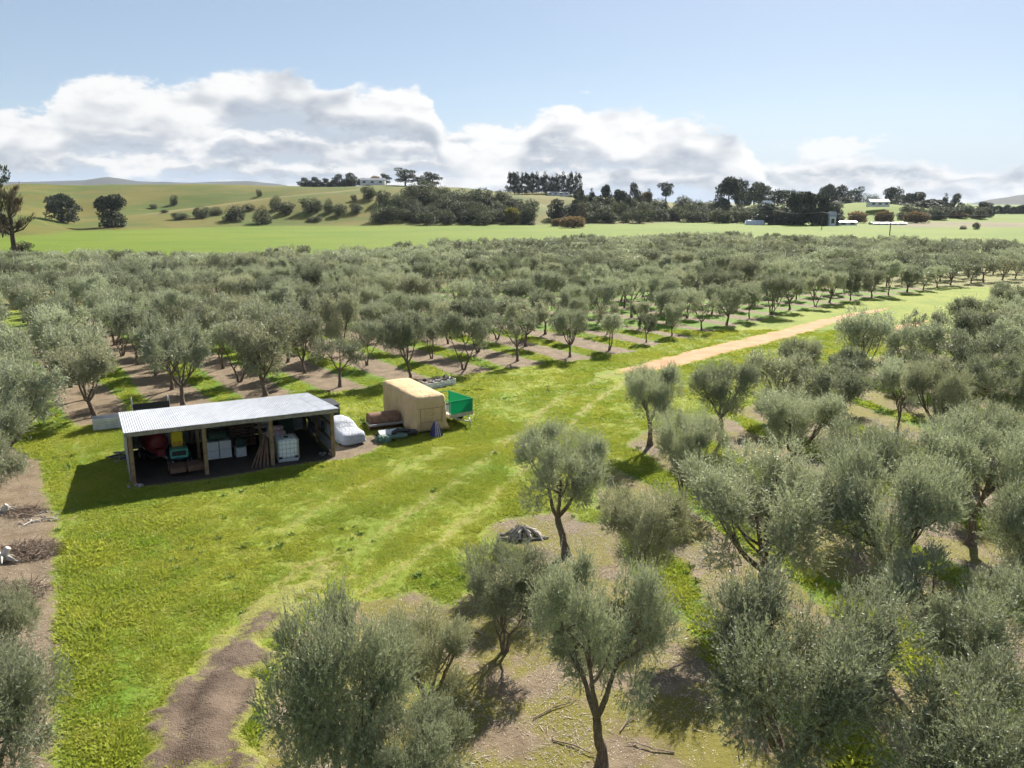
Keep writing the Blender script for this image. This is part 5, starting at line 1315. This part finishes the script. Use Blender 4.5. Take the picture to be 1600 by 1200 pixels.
# trailer with green netting sides
tx_, ty_ = -3.05, 47.15
o = thing('net_trailer', 'farm trailer with bright green netting sides and a pale deck', 'trailer', (tx_, ty_, hz(tx_, ty_)), R(38))
MB().box((0, 1.2, .60), (1.55, 2.5, .07)).build('deck', plain('pale_deck', (.55, .56, .52)), o)
for sx in (-1, 1): MB().box((sx * .80, 1.2, .66), (.05, 2.5, .2)).build('side_rail', mat_steel, o)
MB().box((0, -.07, .66), (1.65, .05, .24)).build('end_rail', mat_steel, o); MB().box((0, 2.47, .66), (1.65, .05, .24)).build('end_rail', mat_steel, o)
for sx in (-1, 1):
    for yy in (-.05, 2.45): MB().box((sx * .80, yy, 1.10), (.05, .05, .9)).build('corner_post', mat_net, o)
MB().box((0, -.05, 1.54), (1.6, .04, .04)).build('top_rail', mat_net, o); MB().box((0, 2.45, 1.54), (1.6, .04, .04)).build('top_rail', mat_net, o)
for sx in (-1, 1): MB().box((sx * .80, 1.2, 1.54), (.04, 2.5, .04)).build('top_rail', mat_net, o)
MB().box((.82, 1.2, 1.14), (.012, 2.42, .74)).build('net_panel', mat_net, o); MB().box((0, -.09, 1.14), (1.52, .012, .74)).build('net_panel', mat_net, o)
MB().bar((-.5, -.1, .5), (0, -1.0, .42), .07).build('drawbar', mat_steel, o); MB().bar((.5, -.1, .5), (0, -1.0, .42), .07).build('drawbar', mat_steel, o)
MB().tube([(0, -.95, .04), (0, -.95, .55)], .035, 8).build('jockey_stand', mat_steel, o)
for sx in (-1, 1): wheel(o, (sx * .82, 1.3, .32), .32, .18)

# firewood crates behind the caravan
cp = Vector((*at(662, 611), 0)); cd = (Vector((*at(713, 601), 0)) - cp); cl_ = cd.length; cd.normalize(); cn = Vector((-cd.y, cd.x, 0)); cz = math.atan2(cd.y, cd.x)
for i in range(5):
    for j in range(2):
        p = cp + cd * (.3 + i * cl_ / 5) + cn * (.3 + j * .66)
        o = thing('firewood_crate', 'pale slatted crate, %s from the left in the %s row behind the caravan' % (ORD[i], ('near', 'far')[j]), 'crate', (p.x, p.y, hz(p.x, p.y)), cz, 'firewood crates behind the caravan')
        for q in range(3):
            for sy in (-1, 1): MB().box((0, sy * .28, .07 + q * .15), (.56, .025, .12)).build('slat', mat_white, o)
            for sx in (-1, 1): MB().box((sx * .28, 0, .07 + q * .15), (.025, .54, .12)).build('slat', mat_white, o)
        MB().box((0, 0, .04), (.52, .52, .03)).build('bottom', mat_timber_grey, o)
        for q in range(7):
            a = r.uniform(0, 3.1); px_, py_ = r.uniform(-.14, .14), r.uniform(-.14, .14); zz = .38 + r.uniform(0, .13)
            dd = Vector((math.cos(a) * .15, math.sin(a) * .15, r.uniform(-.03, .05)))
            MB().tube([Vector((px_, py_, zz)) - dd, Vector((px_, py_, zz)) + dd], r.uniform(.045, .075), 7).build('log', mat_logend if q % 2 else mat_darksteel, o)

# firewood heap under the slender olive
wx, wy = at(817, 838)
o = thing('firewood_heap', 'heap of split grey firewood on the bare patch by the slender olive', 'firewood', (wx, wy, hz(wx, wy)), 0)
for k in range(60):                              # split billets heaped every way in a low round pile
    a = k * 2.4 + r.uniform(-.3, .3); q = math.sqrt((k % 20 + .5) / 20); lay = k // 20; rad_ = (.85, .62, .36)[lay] * q
    c_ = Vector((math.cos(a) * rad_, math.sin(a) * rad_ * .68, .07 + .13 * lay + r.uniform(-.02, .04))); h_ = a + r.uniform(-.7, .7)
    dd = Vector((math.cos(h_), math.sin(h_), r.uniform(-.75, -.25))).normalized() * r.uniform(.13, .24); rr_ = r.uniform(.04, .07)
    MB().tube([c_ - dd, c_, c_ + dd], [rr_ * .9, rr_, rr_ * .8], 5).build('log', (mat_log, mat_bleached, mat_timber_grey)[k % 3], o)
MB().tube([(-.95, -.25, .06), (.2, -.42, .07), (1.0, -.2, .06)], [.05, .06, .05], 7).build('log', mat_log, o)

# left edge: brush heap, bleached stumps, ash patch
def brush(label, u, v, rx, ry, h_, n, seed):
    x, y = at(u, v); rng = np.random.default_rng(seed); paths = []
    for k in range(n):
        a = rng.uniform(0, 6.28); q = math.sqrt(rng.uniform()); p = np.array([math.cos(a) * rx * q, math.sin(a) * ry * q, rng.uniform(0, h_) * (1 - q * .8)])
        d_ = unit(np.array([rng.normal(), rng.normal(), rng.normal() * .35])); L = rng.uniform(.25, .8)
        paths.append((np.array([p - d_ * L / 2, p + rng.normal(size=3) * .04, p + d_ * L / 2 + [0, 0, rng.uniform(-.1, .1)]]), np.array([.011, .008, .003])))
    V, F = tubes_np(paths, 3); me = mesh_np('twigs', V, F, mat_twig)
    o = thing('brush_heap', label, 'brush', (x, y, hz(x, y)))
    t = link('twigs', me, o); t['kind'] = 'stuff'; return o
brush('brown heap of dry prunings left of the lane', 45, 862, 1.25, .9, .32, 900, 1)
brush('flat spread of dry prunings at the left edge above the olive', 10, 925, 1.4, .7, .22, 700, 2)
brush('dry prunings lying at the left edge below the dense olive', 30, 800, 1.0, .7, .2, 500, 3)
def stump(label, u, v, s, seed):
    x, y = at(u, v); rr_ = random.Random(seed); o = thing('bleached_stump', label, 'stump', (x, y, hz(x, y)))
    MB().tube([(0, 0, 0), (.1 * s, 0, .25 * s), (.25 * s, .05, .5 * s)], [.16 * s, .14 * s, .10 * s], 9).build('bole', mat_bleached, o)
    for k in range(7):
        a = rr_.uniform(0, 6.28); L = rr_.uniform(.4, .8) * s
        MB().tube([(0, 0, .1 * s), (math.cos(a) * L * .5, math.sin(a) * L * .5, rr_.uniform(.1, .35) * s), (math.cos(a) * L, math.sin(a) * L, rr_.uniform(.02, .5) * s)], [.08 * s, .055 * s, .02 * s], 6).build('root', mat_bleached, o)
stump('bleached white stump at the left edge, upper of two', 4, 803, .8, 1); stump('bleached white stump with roots at the left edge, lower of two', 4, 876, 1.0, 2)
ax_, ay_ = at(62, 812)
o = thing('ash_patch', 'patch of grey ash and stones beside the lane on the left', 'ash patch', (ax_, ay_, hz(ax_, ay_)))
for k in range(60):
    a = r.uniform(0, 6.28); q = math.sqrt(r.uniform(0, 1)); s = r.uniform(.03, .07)
    MB().box((math.cos(a) * q * .75, math.sin(a) * q * 1.1, s * .3), (s * 1.5, s * 1.2, s * .8), r.uniform(0, 3), bev=s * .2).build('stone', mat_stone, o)
for k, (u, v) in enumerate(((80, 813), (50, 818))):
    x, y = at(u, v); o = thing('bleached_stick', 'pale forked stick lying on the ash patch, %s one' % ('right', 'left')[k], 'stick', (x, y, hz(x, y) + .06), k * 1.2)
    MB().tube([(-.4, 0, 0), (0, .05, .03), (.4, -.05, .0)], [.03, .028, .012], 6).build('stem', mat_bleached, o); MB().tube([(0, .05, .03), (.2, .25, .05)], [.02, .008], 5).build('fork', mat_bleached, o)
# fallen branches in the near grove
for k, (u, v, a, L) in enumerate(((745, 985, 2.2, 1.2), (870, 1110, .6, 1.5), (900, 1170, -.5, 1.3), (985, 1130, .9, 1.0), (1015, 1170, 2.8, 1.2), (1330, 955, .4, 1.1), (1130, 985, -.7, 1.0))):
    x, y = at(u, v); o = thing('fallen_branch', 'thin dry branch fallen on the ground litter, %s from the left in the near grove' % ORD[k], 'branch', (x, y, hz(x, y) + .03), a, 'fallen branches in the near grove')
    MB().tube([(-L / 2, 0, 0), (-.1, .06, .02), (.3 * L, -.03, .03), (L / 2, .05, .0)], [.02, .017, .012, .005], 6).build('stem', mat_twig, o)
    for q in range(4): t = r.uniform(-.3, .4) * L; MB().tube([(t, 0, .02), (t + .2, r.choice((-1, 1)) * .22, .03)], [.009, .003], 4).build('twig', mat_twig, o)
# ------------------------------------------------------------------ grass tufts
mat_grass, g = new_mat('grass_blade')
P = g.pos(); PF = g.xyz(g.sep(P)[0], g.sep(P)[1], 0.0)
i = g.island(); n1 = g.noise(PF, 0.22, 4); n2 = g.noise(g.vm('ADD', PF, (31, 7, 0)), 1.1, 3)
c = g.mix(g.ss(n1, .32, .68), (0.265, 0.325, 0.034), (0.400, 0.405, 0.055)); c = g.mix(g.ss(n2, .5, .75, 0, .6), c, (0.44, 0.42, 0.09)); c = g.mix(g.ss(g.noise(g.vm('ADD', PF, (77, 13, 0)), 0.45, 3), .54, .70, 0, .45), c, (0.17, 0.31, 0.026)); c = g.mix(g.ss(i, .8, 1, 0, .7), c, (0.50, 0.45, 0.15))
c = g.mix(g.ss(g.obj_rand(), .0, 1.0, 0.0, .45), c, (0.22, 0.33, 0.03))
b = g.bsdf(c, .6, .25); t = g.n.new('ShaderNodeBsdfTranslucent'); g.l.new(c, t.inputs[0]); ms = g.n.new('ShaderNodeMixShader'); ms.inputs[0].default_value = .5
g.l.new(b.outputs[0], ms.inputs[1]); g.l.new(t.outputs[0], ms.inputs[2]); g.out(ms.outputs[0])
tufts = []
for k in range(5):
    rng = np.random.default_rng(70 + k); n = 26
    a = rng.uniform(0, 6.28, n); r = .13 * np.sqrt(rng.uniform(0, 1, n)); p = np.stack([np.cos(a) * r, np.sin(a) * r, np.full(n, -.01)], 1)
    ax = unit(np.stack([np.cos(a), np.sin(a), np.zeros(n)], 1) * rng.uniform(.7, 2.4, n)[:, None] + rng.normal(size=(n, 3)) * .25 + [0, 0, .9])
    V, F = leaves_np(rng, p, ax, rng.uniform(.05, .12, n) * (1 + .25 * (k == 4)), rng.uniform(.016, .032, n), .15)
    tufts.append(bpy.data.objects.new('tuft_source', mesh_np('tuft', V, F, mat_grass)))
rng = np.random.default_rng(9)
def grass_points(n, x0, x1, y0, y1):
    x = rng.uniform(x0, x1, n); y = rng.uniform(y0, y1, n)
    u = 800 + 1280 * x / (y * math.cos(PITCH) + EYE * math.sin(PITCH)); k = (u > -40) & (u < 1640); x, y = x[k], y[k]
    s = soil_sd(x, y); s = np.maximum(s, poly_sd(x, y, TRACK_POLY) - .15 - .9 * vnoise(x, y, .7, 55) * vnoise(x, y, 2.0, 56) - .7 * sstep(y, 22, 27))
    rd = seg_dist(x, y, [c_[0] for c_ in ROAD_C]); s = np.maximum(s, 1.3 - rd)
    wl = np.full(x.shape, 9.0)
    for q in WHEELS: wl = np.minimum(wl, seg_dist(x, y, q))
    clump = vnoise(x, y, .8, 51) * .6 + vnoise(x, y, 2.6, 52) * .6
    k = (s < -.05 - rng.uniform(0, .25, len(x))) & (rng.uniform(0, 1, len(x)) < .25 + clump) & (rng.uniform(0, 1, len(x)) < .55 + wl)
    x, y = x[k], y[k]; cl = clump[k]
    lsh = 1 + .75 * sstep(poly_sd(x, y, NEAR_EDGE), .3, 1.0) * vnoise(x, y, 1.1, 53) + .5 * (1 - sstep(np.abs(poly_sd(x, y, LEFT_EDGE) + .8), .3, 1.0))
    return np.stack([x, y, height(x, y)], 1), lsh * (.55 + 1.0 * cl ** 1.5) * rng.uniform(.7, 1.25, len(x)) * (.55 + .45 * np.clip(wl[k], 0, 1))
pA, sA = grass_points(175000, -33, 24, 14, 48); pB, sB = grass_points(60000, -36, 50, 48, 84)
pts = np.concatenate([pA, pB]); sc_ = np.concatenate([sA, sB * 1.35]); n = len(pts)
scatter('grass', pts, sc_, rng.uniform(0, 6.28, n), rng.integers(0, 5, n), tufts, 'tufted green grass of the lane and the strips between rows', 'grass')
print('tufts', n)

# ------------------------------------------------------------------ leaf litter and prunings on the bare soil
mat_litter, g = new_mat('dry_leaf'); i = g.island()
g.out(g.bsdf(g.mix(i, (0.17, 0.125, 0.085), (0.40, 0.35, 0.29)), .8, .2).outputs[0])
lit = []
for k in range(4):
    rng = np.random.default_rng(170 + k); n = 22
    p = np.stack([rng.normal(size=n) * .22, rng.normal(size=n) * .22, np.full(n, .012)], 1); a = rng.uniform(0, 6.28, n)
    ax = unit(np.stack([np.cos(a), np.sin(a), rng.normal(size=n) * .12], 1)); sd = np.stack([-ax[:, 1], ax[:, 0], rng.normal(size=n) * .25], 1)
    L = rng.uniform(.04, .10, n)[:, None] * np.where(rng.uniform(0, 1, n) < .15, 2.6, 1.0)[:, None]; W = rng.uniform(.010, .024, n)[:, None]
    V = np.stack([p, p + ax * L * .5 + sd * W * .5, p + ax * L, p + ax * L * .5 - sd * W * .5], 1).reshape(-1, 3)
    lit.append(bpy.data.objects.new('litter_source', mesh_np('litter', V, np.arange(n * 4).reshape(n, 4), mat_litter)))
rng = np.random.default_rng(19)
x = rng.uniform(-22, 34, 60000); y = rng.uniform(14, 46, 60000)
u = 800 + 1280 * x / (y * math.cos(PITCH) + EYE * math.sin(PITCH)); k = (u > -30) & (u < 1630); x, y = x[k], y[k]
sdl = soil_sd(x, y); k = (sdl > .1) & (poly_sd(x, y, SHED_FLOOR) < 0) & (rng.uniform(0, 1, len(x)) < .02 + .62 * vnoise(x, y, 1.6, 61) ** 1.5); x, y = x[k], y[k]; n = len(x)
scatter('leaf_litter', np.stack([x, y, height(x, y)], 1), rng.uniform(.7, 1.4, n), rng.uniform(0, 6.28, n), rng.integers(0, 4, n), lit, 'pale dry leaf litter strewn over the bare soil under the olives', 'leaf litter')

# broad-leaved weeds standing in the grass
mat_weed, g = new_mat('weed_leaf'); c = g.mix(g.obj_rand(), (0.10, 0.18, 0.02), (0.19, 0.26, 0.035)); b = g.bsdf(c, .6, .25); g.out(b.outputs[0])
wd_src = []
for k in range(3):
    rng = np.random.default_rng(270 + k); n = 34; a = rng.uniform(0, 6.28, n); p = np.stack([rng.normal(size=n) * .08, rng.normal(size=n) * .08, np.full(n, 0.0)], 1)
    ax = unit(np.stack([np.cos(a), np.sin(a), rng.uniform(.3, 1.6, n)], 1)); V, F = leaves_np(rng, p, ax, rng.uniform(.10, .24, n), rng.uniform(.03, .06, n), .15, np.tile([0, 0, 1.0], (n, 1)))
    wd_src.append(bpy.data.objects.new('weed_source', mesh_np('weed', V, F, mat_weed)))
rng = np.random.default_rng(29); x = rng.uniform(-24, 30, 9000); y = rng.uniform(15, 60, 9000)
k = (soil_sd(x, y) < .2) & (poly_sd(x, y, TRACK_POLY) < 0) & (rng.uniform(0, 1, 9000) < np.clip(vnoise(x, y, 3.0, 71) * 1.4 - .9, 0, 1)) & (seg_dist(x, y, [c_[0] for c_ in ROAD_C]) > 2); x, y = x[k], y[k]; n = len(x)
scatter('weeds', np.stack([x, y, height(x, y)], 1), rng.uniform(.35, .95, n), rng.uniform(0, 6.28, n), rng.integers(0, 3, n), wd_src, 'dark green weeds scattered through the grass of the clearing', 'weeds')
